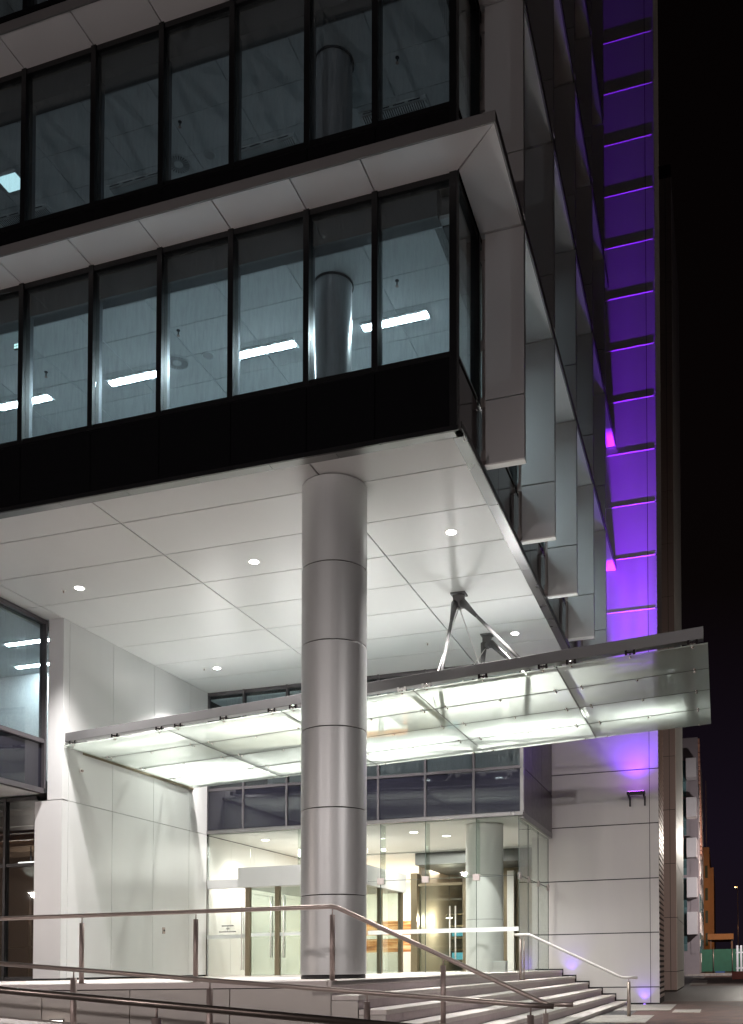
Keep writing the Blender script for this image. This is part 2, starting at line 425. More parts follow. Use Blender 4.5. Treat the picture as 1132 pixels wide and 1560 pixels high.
# floor plates, ceilings, rooms behind the glass
for li, (zb, zsill, zh) in enumerate(LEV):
    zc = 12.15 + 4.05 * li
    if li < 3:
        m = MB(); m.box(-24, -4.12, V0 + 0.30, 31.2, zc, zc + 0.06)
        # ceiling tile joints are real grooves between the tiles
        m2 = MB()
        us = [-24 + 1.4 * k + 0.12 for k in range(15)]
        vs = [15.05 + 0.85 * k for k in range(11)]
        for a in range(len(us) - 1):
            for b in range(len(vs) - 1):
                m2.box(us[a] + 0.006, us[a + 1] - 0.006, vs[b] + 0.006, vs[b + 1] - 0.006, zc - 0.02, zc - 0.002)
        m2.build('ceiling', M['ceil'], B)
        m.build('ceiling_void', M['office_wall'], B)
        m = MB(); m.box(-24, -4.3, V0 + 0.18, V0 + 0.45, zc + 0.14 - 0.16, zc + 0.5); m.box(-4.42, -4.10, V0 + 0.45, 31.2, zc - 0.02, zc + 0.5)
        m.build('blind_box', M['blind'], B)
    else:
        m = MB(); m.box(-24, -4.12, V0 + 0.30, 31.2, zc, zc + 0.06); m.build('ceiling', M['ceil'], B)
    m = MB(); m.box(-24, -3.99, V0 + 0.13, 31.2, zb + 0.16, zb + 0.34); m.build('floor_plate', M['office_floor'], B)
    m = MB(); m.box(-24, -8, 23.6, 23.75, zb + 0.34, zc); m.box(-8.1, -8, 23.75, 31.2, zb + 0.34, zc); m.build('partition', M['office_wall'], B)
# lower plate closing the soffit void
m = MB(); m.box(-24, -3.99, V0 + 0.13, 31.2, 8.56, 8.6); m.build('soffit_deck', M['soffit_dark_gap'], B)
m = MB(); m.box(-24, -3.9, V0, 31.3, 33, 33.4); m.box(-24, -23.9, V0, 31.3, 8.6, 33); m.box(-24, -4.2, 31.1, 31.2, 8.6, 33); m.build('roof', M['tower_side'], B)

# sunshade ledges wrapping the corner
UO, VO = -3.13, 13.90
for li, (zb, zsill, zh) in enumerate(LEV):
    z0, z1 = zh, zh + 0.13
    m = MB()
    if li < 3:
        for i in range(len(MUL) - 1):
            a, b = MUL[i + 1], MUL[i]
            if i == 0:
                m.prism([(a + 0.012, VO + 0.03), (UO - 0.03, VO + 0.03), (U0 - 0.006, V0 - 0.006), (a + 0.012, V0 - 0.006)], z0, z1)
            else:
                m.box(a + 0.012, b - 0.012, VO + 0.03, V0 - 0.004, z0, z1)
        m.box(-24, -16.36, VO + 0.03, V0 - 0.004, z0, z1)
    vs0 = [13.9, 16.03, 19.18, 22.28, 25.43, 28.28, 31.38]
    if li == 2: vs0[-1] = 29.6
    if li > 2: vs0 = vs0[:-1]
    for i in range(len(vs0) - 1):
        a, b = vs0[i], vs0[i + 1]
        if i == 0 and li < 3:
            m.prism([(UO - 0.03, VO + 0.042), (UO - 0.03, b - 0.005), (U0 + 0.034, b - 0.005), (U0 + 0.034, V0 + 0.006)], z0, z1)
        elif i == 0: m.box(U0 + 0.034, UO - 0.03, V0, b - 0.005, z0, z1)
        else: m.box(U0 + 0.034, UO - 0.03, a + 0.005, b - 0.005, z0, z1)
    led = m.build('sunshade_ledge', M['ledge'], B)
    m = MB()
    if li < 3: m.box(-24, U0 + 0.3, VO + 0.06, V0 - 0.02, z0 + 0.09, z1 - 0.005)
    m.box(U0 + 0.05, UO - 0.06, VO + 0.1 if li < 3 else V0, vs0[-1] - 0.02, z1 - 0.04, z1 - 0.002)
    m.build('ledge_core', M['soffit_dark_gap'], led)
    m = MB()
    if li < 3: m.box(-24, UO, VO, VO + 0.03, z0 - 0.012, z1 + 0.03)
    m.box(UO - 0.03, UO, (VO + 0.03) if li < 3 else V0, vs0[-1], z0 - 0.012, z1 + 0.03)
    m.build('ledge_edge_trim', M['ledge_edge'], led)

# vertical shade fins standing out from the side facade
for li, (zb, zsill, zh) in enumerate(LEV):
    zlo = 8.55 if li == 0 else LEV[li - 1][2] + 0.17
    for v in (16.05, 19.20, 22.30, 25.45, 28.30):
        m = MB()
        zj = zlo + 1.14
        m.box(-3.80, UO + 0.005, v, v + 0.13, zlo + 0.03, zj - 0.012)
        m.box(-3.80, UO + 0.005, v, v + 0.13, zj + 0.012, zh - 0.02)
        f = m.build('shade_fin', M['fin'], B, bevel=0.004)
        m = MB(); m.box(-3.81, UO + 0.012, v - 0.012, v + 0.142, zlo, zlo + 0.03)
        m.build('fin_cap', M['fin_cap'], f)
        m = MB(); m.box(U0 + 0.05, -3.80, v + 0.045, v + 0.085, zlo + 0.05, zh - 0.06)
        for zz in (zlo + 0.10, zj - 0.1, zj + 0.9, zh - 0.45):
            m.box(U0 + 0.03, -3.801, v + 0.02, v + 0.11, zz, zz + 0.18)
        m.build('fin_bracket', M['tower_side'], f)

# soffit
m = MB()
us = [-24, -19.2, -15.03, -10.83, -6.57, -4.06]; vs = [14.87, 15.80, 17.30, 18.84, 20.40, 21.93, 23.54, 25.08, 26.5]
for i in range(len(us) - 1):
    for j in range(len(vs) - 1):
        m.box(us[i] + 0.014, us[i + 1] - 0.014, vs[j] + 0.013, vs[j + 1] - 0.013, ZS, ZS + 0.03)
m.build('soffit', M['soffit'], B)
m = MB(); m.box(-4.05, -3.93, 26.5, 31.3, ZS, ZS + .03); m.box(-5.2, -4.06, 26.52, 31.3, ZS, ZS + .03)
m.build('soffit_return', M['soffit'], B)
m = MB()
for i in range(len(MUL) - 1):
    m.box(MUL[i + 1] + 0.005 - 0.7, MUL[i] - 0.005 - (0.7 if i else 0.0), V0 + 0.03, 14.865, ZS - 0.035, ZS + 0.03)
m.box(-24, -17.06, V0 + 0.03, 14.865, ZS - 0.035, ZS + 0.03)
vv = [14.87, 17.3, 20.4, 23.54, 26.5, 31.3]
for i in range(5): m.box(-4.055, U0 + 0.06, vv[i] + 0.005, vv[i + 1] - 0.005, ZS - 0.035, ZS + 0.055)
m.build('soffit_edge_trim', M['trim'], B)
m = MB(); m.box(-24, U0 + 0.012, V0 - 0.012, V0 + 0.028, ZS - 0.05, ZS + 0.03); m.box(U0 + 0.061, U0 + 0.08, V0 - 0.012, 31.3, ZS - 0.045, ZS + 0.07)
m.build('soffit_drip_edge', M['frame'], B)

# left wing: white return wall, pier, glazed bay
UL = -15.0
def wall_panels(m, vs, zs, u0, u1, g=0.008):
    for i in range(len(vs) - 1):
        for j in range(len(zs) - 1):
            m.box(u0, u1, vs[i] + g, vs[i + 1] - g, zs[j] + g, zs[j + 1] - g)
m = MB()
wall_panels(m, [19.86, 21.63, 23.53, 25.42, 26.46], [DK + 0.05, 4.14], UL - 0.03, UL, 0.006)
wall_panels(m, [19.86, 21.63, 23.53, 25.42, 26.46], [4.14, ZS], UL - 0.03, UL, 0.006)
m.box(-15.42, UL, 19.63, 19.853, 4.147, ZS)
m.box(-15.77, UL, 19.63, 19.853, DK + 0.05, 4.13)
m.build('return_wall', M['white_panel'], B)
m = MB(); m.box(-15.40, UL - 0.035, 19.86, 26.46, DK, ZS); m.box(-15.75, -15.41, 19.70, 19.9, DK, 4.1); m.box(-15.5, UL - 0.006, 19.65, 19.9, DK, DK + 0.05)
m.build('wall_core', M['soffit_dark_gap'], B)
# glazed bay above (plane u = -15.5)
for a, b in ((17.3, 19.62), (15.4, 17.3)):
    m = MB()
    m.box(-15.62, -15.45, b - 0.07, b, 4.42, ZS - 0.02)
    m.box(-15.60, -15.46, a, b - 0.07, 5.50, 5.60); m.box(-15.60, -15.46, a, b - 0.07, 4.30, 4.42); m.box(-15.60, -15.46, a, b - 0.07, ZS - 0.12, ZS - 0.02)
    f = m.build('bay_window', M['frame_purple'], B)
    m = MB(); m.box(-15.55, -15.537, a, b - 0.07, 5.60, ZS - 0.12); m.build('window_pane', M['glass'], f)
    m = MB(); m.box(-15.55, -15.537, a, b - 0.07, 4.42, 5.50); m.build('window_pane', M['glass_spandrel'], f)
m = MB(); m.box(-24, -15.62, 15.2, 19.6, 4.30, 4.33); m.build('bay_soffit', M['soffit'], B)
m = MB(); m.box(-24, -15.75, 15.2, 26, 4.4, 4.7); m.box(-20.5, -20.4, 15, 26, 4.7, ZS); m.box(-20.4, -15.7, 22.5, 22.6, 4.7, ZS); m.build('bay_floor', M['office_floor'], B)
m = MB(); m.box(-20.4, -15.62, 14.9, 22.5, 8.3, 8.34); m.build('bay_ceiling', M['ceil'], B)
# ground floor glazing under the bay
for a, b in ((-16.74, -15.79), (-18.2, -16.74), (-19.7, -18.2)):
    m = MB(); m.box(a, a + 0.07, 19.70, 19.85, DK, 4.28); m.box(a + 0.07, b, 19.72, 19.83, 2.60, 2.68); m.box(a + 0.07, b, 19.72, 19.83, DK, DK + 0.10); m.box(a + 0.07, b, 19.72, 19.83, 4.2, 4.28)
    f = m.build('shopfront_window', M['frame'], B)
    m = MB(); m.box(a + 0.07, b, 19.77, 19.782, DK + 0.10, 2.60); m.box(a + 0.07, b, 19.77, 19.782, 2.68, 4.2); m.build('window_pane', M['glass_dark'], f)
m = MB(); m.box(-24, -15.85, 19.9, 28, 4.0, 4.05); 
for k in range(6): m.box(-24, -15.85, 20.6 + k * 1.1, 20.75 + k * 1.1, 3.75, 4.0)
m.build('shop_ceiling', M['brown'], B)
m = MB(); m.box(-24, -15.8, 27.9, 28.1, DK, 4.0); m.box(-24, -15.8, 19.9, 28, DK - 0.05, DK - 0.005); m.box(-15.78, -15.45, 19.95, 28, DK, 4.0); m.build('shop_interior', M['brown'], B)

# entrance front at v = 26.5
VE = 26.5
EM = [-5.26, -6.63, -8.05, -9.47, -10.9, -12.36, -13.79, -15.0]
for i in range(len(EM) - 1):
    a, b = EM[i + 1], EM[i]
    m = MB()
    m.box(a - 0.03, a + 0.03, VE - 0.05, VE + 0.1, 4.26, ZS)
    m.box(a + 0.03, b - 0.03, VE - 0.03, VE + 0.1, 5.47, 5.55); m.box(a + 0.03, b - 0.03, VE - 0.03, VE + 0.1, ZS - 0.1, ZS - 0.005)
    f = m.build('upper_window', M['frame_purple'], B)
    m = MB(); m.box(a + 0.03, b - 0.03, VE + 0.03, VE + 0.042, 5.55, ZS - 0.1); m.build('window_pane', M['glass'], f)
    m = MB(); m.box(a + 0.032, b - 0.032, VE - 0.012, VE + 0.02, 4.28, 5.47); m.build('dark_pane', M['glass_spandrel'], f)
m = MB(); m.box(-15.0, -5.226, VE - 0.07, VE + 0.12, 4.16, 4.26); m.box(-5.33, -5.226, VE + 0.12, 31.36, 4.10, 4.26); m.box(-5.3, -5.20, VE - 0.06, VE + 0.1, 4.26, ZS - 0.005)
m.build('entrance_head', M['trim'], B)
vs = [26.62, 27.9, 29.5, 31.35]
m = MB()
for i in range(3):
    m.box(-5.30, -5.235, vs[i] + 0.006, vs[i + 1] - 0.006, 4.27, 5.50)
    m.box(-5.30, -5.235, vs[i] + 0.006, vs[i + 1] - 0.006, 5.52, ZS - 0.01)
m.build('return_panel', M['frame_purple'], B)
m = MB(); m.box(-5.36, -5.305, 26.62, 31.35, 4.27, ZS); m.build('return_backing', M['soffit_dark_gap'], B)
# room behind the upper entrance windows
m = MB(); m.box(-15, -5.4, 26.65, 31.2, 5.2, 5.3); m.box(-15, -5.4, 30.6, 30.7, 5.3, 8.5); m.build('upper_room', M['office_wall'], B)
m = MB(); m.box(-15, -5.4, 26.65, 30.6, 8.3, 8.34); m.build('upper_room_ceiling', M['ceil'], B)
# frameless ground-floor glass
GJ = [-5.35, -6.56, -8.05, -9.40, -9.80]
def glass_sheet(a, b, z0, z1, v=VE, mt='glass_clear'):
    m = MB(); m.box(a + 0.004, b - 0.004, v, v + 0.015, z0, z1); return m.build('entrance_glass', M[mt], B)
for i in range(4):
    glass_sheet(GJ[i + 1], GJ[i], DK, 2.50); glass_sheet(GJ[i + 1], GJ[i], 2.51, 4.16)
glass_sheet(-13.55, -9.8, 3.02, 4.16); glass_sheet(-15.0, -13.55, 2.75, 4.16)
for a, b in ((26.53, 27.9), (27.9, 29.5), (29.5, 31.36)):
    m = MB(); m.box(-5.365, -5.35, a + 0.004, b - 0.004, DK, 2.50); m.box(-5.365, -5.35, a + 0.004, b - 0.004, 2.51, 4.10); m.build('entrance_glass', M['glass_green'], B)
for u in (-6.56, -8.05, -9.40, -12.0):
    m = MB(); m.box(u - 0.01, u + 0.01, VE + 0.02, VE + 0.42, 2.45, 4.14); m.build('glass_fin', M['glass_green'], B)
for u in (-6.56, -8.05, -9.40):
    m = MB(); m.box(u - 0.10, u + 0.10, VE - 0.03, VE + 0.05, 2.40, 2.58); m.build('patch_fitting', M['fitting'], B, bevel=0.006)
for v in (26.62, 27.9, 29.5, 31.2):
    m = MB(); m.box(-5.39, -5.32, v - 0.10, v + 0.10, 2.40, 2.58); m.build('patch_fitting', M['fitting'], B, bevel=0.006)
for a, b in ((-15.0, -13.56), (-9.79, -5.36)):
    m = MB(); m.box(a, b, VE - 0.006, VE - 0.003, 0.96, 1.08); m.build('glass_marking_band', M['film'], B)
for u in (-5.35, -6.56, -8.05, -9.40):
    m = MB(); m.box(u - 0.008, u + 0.008, VE - 0.002, VE + 0.018, DK, 4.15); m.build('glass_joint', M['seal'], B)
for v in (27.9, 29.5, 31.3):
    m = MB(); m.box(-5.368, -5.347, v - 0.012, v + 0.012, DK, 4.09); m.build('glass_joint', M['seal'], B)
m = MB(); m.box(-9.79, -5.36, VE - 0.002, VE + 0.018, 2.50, 2.512); m.build('glass_joint', M['seal'], B)
m = MB(); m.box(-5.368, -5.347, 26.54, 31.28, 2.50, 2.512); m.build('glass_joint', M['seal'], B)
# left swing door
m = MB(); m.box(-14.98, -13.6, VE - 0.05, VE + 0.08, 2.48, 2.75); m.build('door_header', M['header'], B)
m = MB(); m.box(-14.96, -13.62, VE + 0.01, VE + 0.022, DK + 0.02, 2.46); d = m.build('glass_door', M['glass_clear'], B)
m = MB()
for s in (-0.06, 0.09): m.tube((-13.80, VE + s, 0.0), (-13.80, VE + s, 1.95), 0.018)
for zz in (0.3, 1.6): m.tube((-13.80, VE - 0.06, zz), (-13.80, VE + 0.09, zz), 0.01)
m.build('door_handle', M['steel_white'], d)

t_ = MB()
for k, (a, b) in enumerate(((-14.5, -14.1), (-14.36, -14.24), (-14.6, -14.02))): t_.box(a, b, VE + 0.004, VE + 0.007, 1.33 - k * 0.09, 1.37 - k * 0.09)
for k in (0, 1): t_.box(-14.31, -14.29, VE + 0.0045, VE + 0.0065, 1.28 - 0.09 * k, 1.33 - 0.09 * k)
t_.build('door_notice', M['header'], d)
# tower wall
ZR = [ZG, -0.735, 0.98, 2.69, 4.43, 6.15, 7.85, 9.55, 11.25, 12.96, 14.67, 16.38, 18.09, 19.8, 21.5, 23.2, 24.92, 26.63, 28.35, 30.06, 31.77, 33.5, 35.2]
VT = 31.40
m = MB()
for j in range(len(ZR) - 1):
    lo = ZR[j] + (0.05 if j == 0 else 0.016); hi = ZR[j + 1] - 0.016
    m.box(-5.9, -2.15 - 0.009, VT, VT + 0.03, lo, hi); m.box(-2.15 + 0.009, -1.875, VT, VT + 0.03, lo, hi)
m.build('tower_wall', M['tower'], B)
m = MB(); m.box(-5.9, -1.885, VT + 0.032, VT + 2.7, ZG, 35.2); m.build('tower_core', M['soffit_dark_gap'], B)
for j in range(7, len(ZR) - 1):          # small sloping lip on the upper joints, shaped to catch the floodlight
    z = ZR[j] + 0.008; m = MB(); n = len(m.v)
    m.v += [(-3.9, VT - 0.001, z - 0.027), (-3.9, VT - 0.0105, z), (-3.9, VT - 0.001, z), (-1.93, VT - 0.001, z - 0.027), (-1.93, VT - 0.0105, z), (-1.93, VT - 0.001, z)]
    for f in ((0, 1, 2), (3, 5, 4), (0, 3, 4, 1), (1, 4, 5, 2), (2, 5, 3, 0)): m.f.append(f); m.m.append(0)
    m.build('joint_drip_lip', M['fin_cap'], B)
m = MB(); m.box(nose(0, 31.3) - 1.0, nose(0, 31.3), VT - 0.015, VT - 0.003, DK, DK + 0.05)
for k in range(6):
    u0, u1 = nose(k, 31.3), nose(k + 1, 31.3)
    z = DK - 0.2 * k
    m.box(u0 - 0.03, u0 + 0.03, VT - 0.018, VT - 0.003, z - 0.2, z + 0.05)
    m.box(u0 + 0.031, u1 - 0.031, VT - 0.018, VT - 0.003, z - 0.2, z - 0.15)
m.box(nose(6, 31.3) + .04, -1.9, VT - 0.015, VT - 0.003, ZG + 0.012, ZG + 0.05)
m.build('stair_skirting', M['black'], B)
# louvred side of the tower, then the set-back side wing
m = MB()
for k in range(210):
    z = ZG + 0.2 + k * 0.17
    m.box(-1.884, -1.862, VT + 0.05, VT + 2.6, z, z + 0.09)
m.build('louvre_side', M['louvre'], B)
VB2 = 45.5
m = MB()
zz = [ZG + 0.05] + [ZG + 0.9 + 2.45 * k for k in range(16)]
for j in range(len(zz) - 1):
    m.box(-2.6, -2.23, VB2, VB2 + 0.03, zz[j] + 0.012, zz[j + 1] - 0.012); m.box(-2.21, -1.955, VB2, VB2 + 0.03, zz[j] + 0.012, zz[j + 1] - 0.012)
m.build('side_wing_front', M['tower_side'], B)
m = MB()
for j in range(len(zz) - 1):
    m.box(-1.97, -1.94, VB2 + 0.04, VB2 + 8.5, zz[j] + 0.02, zz[j + 1] - 0.02)
m.build('side_wing_flank', M['pale_side'], B)
m = MB(); m.box(-6, -1.975, VB2 + 0.035, VB2 + 8.45, ZG, 37); m.box(-6, -2.6, VT + 2.7, VB2 + 0.035, ZG, 37); m.build('side_wing_core', M['soffit_dark_gap'], B)

# lobby shell
m = MB(); m.box(-15.03, -5.37, 26.6, 33.2, 4.14, 4.17); m.box(-18, -5.37, 33.3, 45, 4.10, 4.17); m.build('lobby_ceiling', M['lobby_ceil'], B)
m = MB(); m.box(-24, -4.95, 31.3, 46, DK - 0.06, DK - 0.004); m.build('lobby_floor', M['lobby_floor'], B)
m = MB(); wall_panels(m, [26.6, 28.0, 29.6, 31.2, 33.2], [DK, 2.55, 4.12], -15.06, -15.0, 0.006); m.build('lobby_side_wall', M['lobby_white'], B)
m = MB(); m.box(-20, -11.2, 44.9, 45.1, DK, 4.1); m.build('lobby_back_wall', M['lobby_white'], B)
m = MB(); m.box(-11.4, -11.15, 35.6, 36.0, DK, 3.6); m.box(-9.35, -5.4, 35.6, 35.8, DK, 3.655); m.build('lobby_pilaster', M['bronze'], B)
m = MB(); m.box(-10.5, -5.5, 33.3, 37.5, 3.66, 4.09); m.build('lobby_bulkhead', M['bulkhead'], B)
m = MB(); m.box(-7.55, -7.3, 35.2, 35.5, DK, 3.5); m.build('lobby_white_post', M['lobby_white'], B)
m = MB(); m.box(-11.2, -9.3, 44.9, 45.1, DK, 4.1); m.box(-11.2, -11.1, 36.0, 44.9, DK, 4.09); m.box(-9.4, -9.35, 36, 45, DK, 4.1); m.build('lobby_back_room', M['brown_wall'], B)
m = MB(); m.box(-18, -15.0, 33.2, 33.35, DK, 4.1); m.box(-18.1, -18, 33.2, 45, DK, 4.1); m.build('lobby_return_wall', M['lobby_white'], B)

# ================================================================ THINGS
# --- main column
cu, cv = -6.50, 15.87
col = thing('column', 'thick round satin metal column carrying the overhang, in front of the entrance', 'column', (cu, cv, DK))
zj = [DK + 0.06, 1.26, 2.75, 4.14, 5.63, 6.99, ZS - 0.006]
m = MB()
for i in range(6): m.lathe(cu, cv, [(0.50, zj[i] + 0.008), (0.572, zj[i] + 0.008), (0.576, zj[i] + 0.014), (0.576, zj[i + 1] - 0.014), (0.572, zj[i + 1] - 0.008), (0.50, zj[i + 1] - 0.008)], 64)
m.build('shaft', M['column'], col)
m = MB(); m.disc_z(cu, cv, DK, ZS - 0.01, 0.556, 40); m.build('joint_core', M['black'], col)
m = MB(); m.lathe(cu, cv, [(0.556, DK + 0.003), (0.566, DK + 0.003), (0.566, DK + 0.05), (0.556, DK + 0.05)], 48); m.build('base_ring', M['black'], col)

lc = thing('lobby_column', 'round white column standing just inside the entrance glass', 'column', (-6.62, 27.75, DK))
m = MB()
zl = [DK, 1.35, 2.62, 4.135]
for i in range(3): m.lathe(-6.62, 27.75, [(0.5, zl[i] + 0.005), (0.55, zl[i] + 0.005), (0.55, zl[i + 1] - 0.005), (0.5, zl[i + 1] - 0.005)], 48)
m.build('shaft', M['lobby_white'], lc)
m = MB(); m.disc_z(-6.62, 27.75, DK, 4.13, 0.535, 36); m.build('joint_core', M['black'], lc)

first = None
for li in range(2):
    z0, z1 = LEV[li][0] + 0.34, 12.12 + 4.05 * li
    t = thing('office_column', ('grey round column lit from beside, inside the lower office floor', 'dark round column inside the unlit upper office floor')[li], 'column', (-6.5, 15.78, z0), 'round columns inside the office floors')
    m = MB(); m.lathe(-6.5, 15.78, [(0.33, z0), (0.33, z1)], 40); m.build('shaft', M['conc_col'], t)
    m = MB(); m.lathe(-6.5, 15.78, [(0.34, z1 - 0.03), (0.36, z1 - 0.03), (0.36, z1), (0.34, z1)], 40); m.build('collar', M['blind'], t)

# --- office ceiling lights
def office_light(u, v, zc, lit, label, L=1.27, group=None):
    t = thing('ceiling_light', label, 'ceiling light', (u, v, zc), group)
    m = MB()
    m.box(u, u + L, v - 0.15, v - 0.085, zc - 0.045, zc - 0.021); m.box(u, u + L, v + 0.085, v + 0.15, zc - 0.045, zc - 0.021)
    m.box(u - 0.03, u, v - 0.15, v + 0.15, zc - 0.045, zc - 0.021); m.box(u + L, u + L + 0.03, v - 0.15, v + 0.15, zc - 0.045, zc - 0.021)
    m.build('housing', M['ceil'], t)
    m = MB(); m.box(u + 0.005, u + L - 0.005, v - 0.06, v + 0.06, zc - 0.06, zc - 0.022)
    m.build('diffuser', M['E_office'] if lit else M['E_dim_off'], t)
    m = MB()
    for s in (-0.13, 0.13):
        for k in range(4): m.box(u + 0.05 + k * 0.3, u + 0.28 + k * 0.3, v + s - 0.012, v + s + 0.012, zc - 0.048, zc - 0.046)
    if not lit:
        for k in range(28): m.box(u + 0.03 + k * 0.044, u + 0.045 + k * 0.044, v - 0.078, v + 0.078, zc - 0.066, zc - 0.061)
    m.build('slot', M['blind'], t)
    return t
M['E_dim_off'] = surf('unlit_diffuser', (0.62, 0.66, 0.68), 0.35)
where = {-14.70: 'leftmost bright tube light of the lower office ceiling, cut by the frame edge', -11.94: 'bright tube light to the left of the round vent in the lower office', -9.08: 'bright tube light between vent and column in the lower office', -6.40: 'bright tube light right of the column, in the corner of the lower office'}
for u in (-14.70, -11.94, -9.08, -6.40):
    office_light(u, 17.02, 12.15, True, where[u], group='lit tube lights of the lower office')
where = {-14.75: 'leftmost unlit light fitting of the upper office ceiling', -11.97: 'unlit slotted light fitting left of the round vent in the upper office', -9.09: 'unlit slotted light fitting between vent and column in the upper office', -6.42: 'unlit slotted light fitting right of the column in the upper office'}
for u in (-14.75, -11.97, -9.09, -6.42):
    office_light(u, 17.02, 16.20, False, where[u], group='unlit fittings of the upper office')
for v, w in ((20.3, 'second'), (23.5, 'third'), (26.7, 'fourth')):
    office_light(-6.4, v, 12.15, True, f'tube light in the lower office, {w} one back from the corner along the street side', group='lit tube lights of the lower office')
t = thing('square_light', 'glowing square ceiling light at the left of the upper office', 'ceiling light', (-13.7, 16.16, 16.2))
m = MB(); m.box(-13.98, -13.46, 15.94, 16.38, 16.13, 16.178); m.build('housing', M['ceil'], t)
m = MB(); m.box(-13.95, -13.49, 15.97, 16.35, 16.12, 16.129); m.build('diffuser', M['E_dim'], t)
for u in (-14.0, -10.0, -6.4):  # unseen lit tubes added as fill to even out the upper ceiling
    o_ = office_light(u, 21.2, 16.20, True, f'dim tube light deep inside the upper office, {"left" if u < -12 else "middle" if u < -8 else "right"} one', group='dim lights deep in the upper office')
    for c_ in o_.children:
        if c_.name.startswith('diffuser'): c_.data.materials[0] = M['E_deep']
# left bay fixtures
t = office_light(-17.2, 20.3, 8.34, True, 'bright tube light seen through the tall window at far left', group='bay lights')
t = office_light(-18.2, 21.9, 8.34, True, 'second tube light deeper inside the far left window', group='bay lights')

# round air vents
for zc, lab in ((12.15, 'round swirl air vent in the lit lower office ceiling'), (16.20, 'round swirl air vent in the dark upper office ceiling')):
    u, v = -10.29, 16.85
    t = thing('air_vent', lab, 'vent', (u, v, zc), 'round swirl vents')
    m = MB(); m.disc_z(u, v, zc - 0.035, zc - 0.021, 0.235, 40); m.build('face_plate', M['ceil'], t)
    m = MB()
    for k in range(24):
        a = 2 * math.pi * k / 24
        c, s_ = math.cos(a), math.sin(a); n = 0.007
        P = [(0.09, -n * .6), (0.215, -n * 1.6), (0.215, n * 1.6), (0.09, n * .6)]
        m.prism([(u + p[0] * c - p[1] * s_, v + p[0] * s_ + p[1] * c) for p in P], zc - 0.039, zc - 0.036)
    m.build('swirl_slot', M['blind'], t)
def speaker_ring(u, v, zc, lab):
    t = thing('ceiling_speaker', lab, 'speaker', (u, v, zc), 'ceiling speakers')
    m = MB(); m.lathe(u, v, [(0.10, zc - 0.03), (0.115, zc - 0.035), (0.125, zc - 0.021)], 24); m.build('rim', M['ceil'], t)
    m = MB(); m.disc_z(u, v, zc - 0.028, zc - 0.022, 0.10, 24); m.build('grille', M['office_wall'], t)
speaker_ring(-9.6, 16.85, 12.15, 'small round ceiling speaker right of the vent in the lower office')
speaker_ring(-9.6, 16.85, 16.20, 'small round ceiling speaker right of the vent in the upper office')
def sprinkler(u, v, zc, lab):
    t = thing('sprinkler', lab, 'sprinkler', (u, v, zc), 'ceiling sprinklers')
    m = MB(); m.disc_z(u, v, zc - 0.03, zc - 0.02, 0.035, 14); m.tube((u, v, zc - 0.12), (u, v, zc - 0.03), 0.012, 8); m.build('pipe', M['blind'], t)
    m = MB(); m.disc_z(u, v, zc - 0.13, zc - 0.12, 0.03, 12); m.build('deflector', M['steel_dark'], t)
sprinkler(-5.39, 16.02, 12.15, 'sprinkler head above the corner tube light of the lower office')
sprinkler(-5.39, 16.02, 16.20, 'sprinkler head in the corner of the upper office ceiling')
sprinkler(-9.75, 16.0, 12.15, 'sprinkler head near the middle of the lower office ceiling')
sprinkler(-9.75, 16.0, 16.20, 'sprinkler head near the middle of the upper office ceiling')
sprinkler(-12.95, 16.3, 12.15, 'sprinkler head at the far left of the lower office ceiling')

t = thing('exit_sign', 'small lit sign hanging from the lower office ceiling at far left', 'sign', (-12.7, 15.28, 12.15))
m = MB(); m.box(-12.87, -12.55, 15.27, 15.30, 11.94, 12.06); m.tube((-12.71, 15.285, 12.06), (-12.71, 15.285, 12.13), 0.008); m.build('housing', M['blind'], t)
m = MB()
for k in range(6):
    for j in range(2):
        m.box(-12.86 + k * 0.052, -12.818 + k * 0.052, 15.262, 15.269, 11.955 + j * 0.05, 11.992 + j * 0.05)
m.build('lit_face', M['E_sign'], t)

# --- soffit downlights
names = {(-13.52, 18.2): 'bright recessed downlight in the white soffit nearest the far left window',
         (-9.26, 18.2): 'bright recessed downlight in the soffit just left of the big column',
         (-5.0, 18.2): 'bright recessed downlight in the soffit right of the big column',
         (-13.52, 24.35): 'small recessed downlight at the back of the soffit above the white side wall',
         (-9.26, 24.35): 'recessed downlight at the back of the soffit hidden behind the big column',
         (-5.0, 24.35): 'small recessed downlight at the back of the soffit, behind the canopy strut'}
src = None
for (u, v), lab in names.items():
    if src is None:
        src = thing('downlight', lab, 'downlight', (u, v, ZS), 'recessed soffit downlights')
        m = MB(); m.lathe(u, v, [(0.09, ZS - 0.002), (0.12, ZS - 0.012), (0.138, ZS - 0.001)], 32); m.build('rim', M['steel_white'], src)
        m = MB(); m.disc_z(u, v, ZS - 0.006, ZS - 0.003, 0.091, 32); m.build('lens', M['E_down'], src)
        su, sv = u, v
    else:
        copy_thing(src, (u - su, v - sv, 0), lab)
    lamp('downlight_beam', 'SPOT', (u, v, ZS - 0.06), 3000, (1, 0.96, 0.93), aim=(u, v, 0), spot_size=R(110), spot_blend=0.9, shadow_soft_size=0.07)
for u, v, lab in ((-13.93, 18.2, 'tiny sprinkler in the soffit beside the left downlight'), (-7.32, 24.3, 'tiny sprinkler in the soffit right of the big column'), (-13.87, 24.25, 'tiny sprinkler in the soffit by the back left downlight')):
    t = thing('soffit_sprinkler', lab, 'sprinkler', (u, v, ZS), 'soffit sprinklers')
    m = MB(); m.disc_z(u, v, ZS - 0.012, ZS - 0.001, 0.05, 16); m.build('plate', M['steel_white'], t)
    m = MB(); m.tube((u, v, ZS - 0.06), (u, v, ZS - 0.012), 0.014, 8); m.build('head', M['steel_dark'], t)

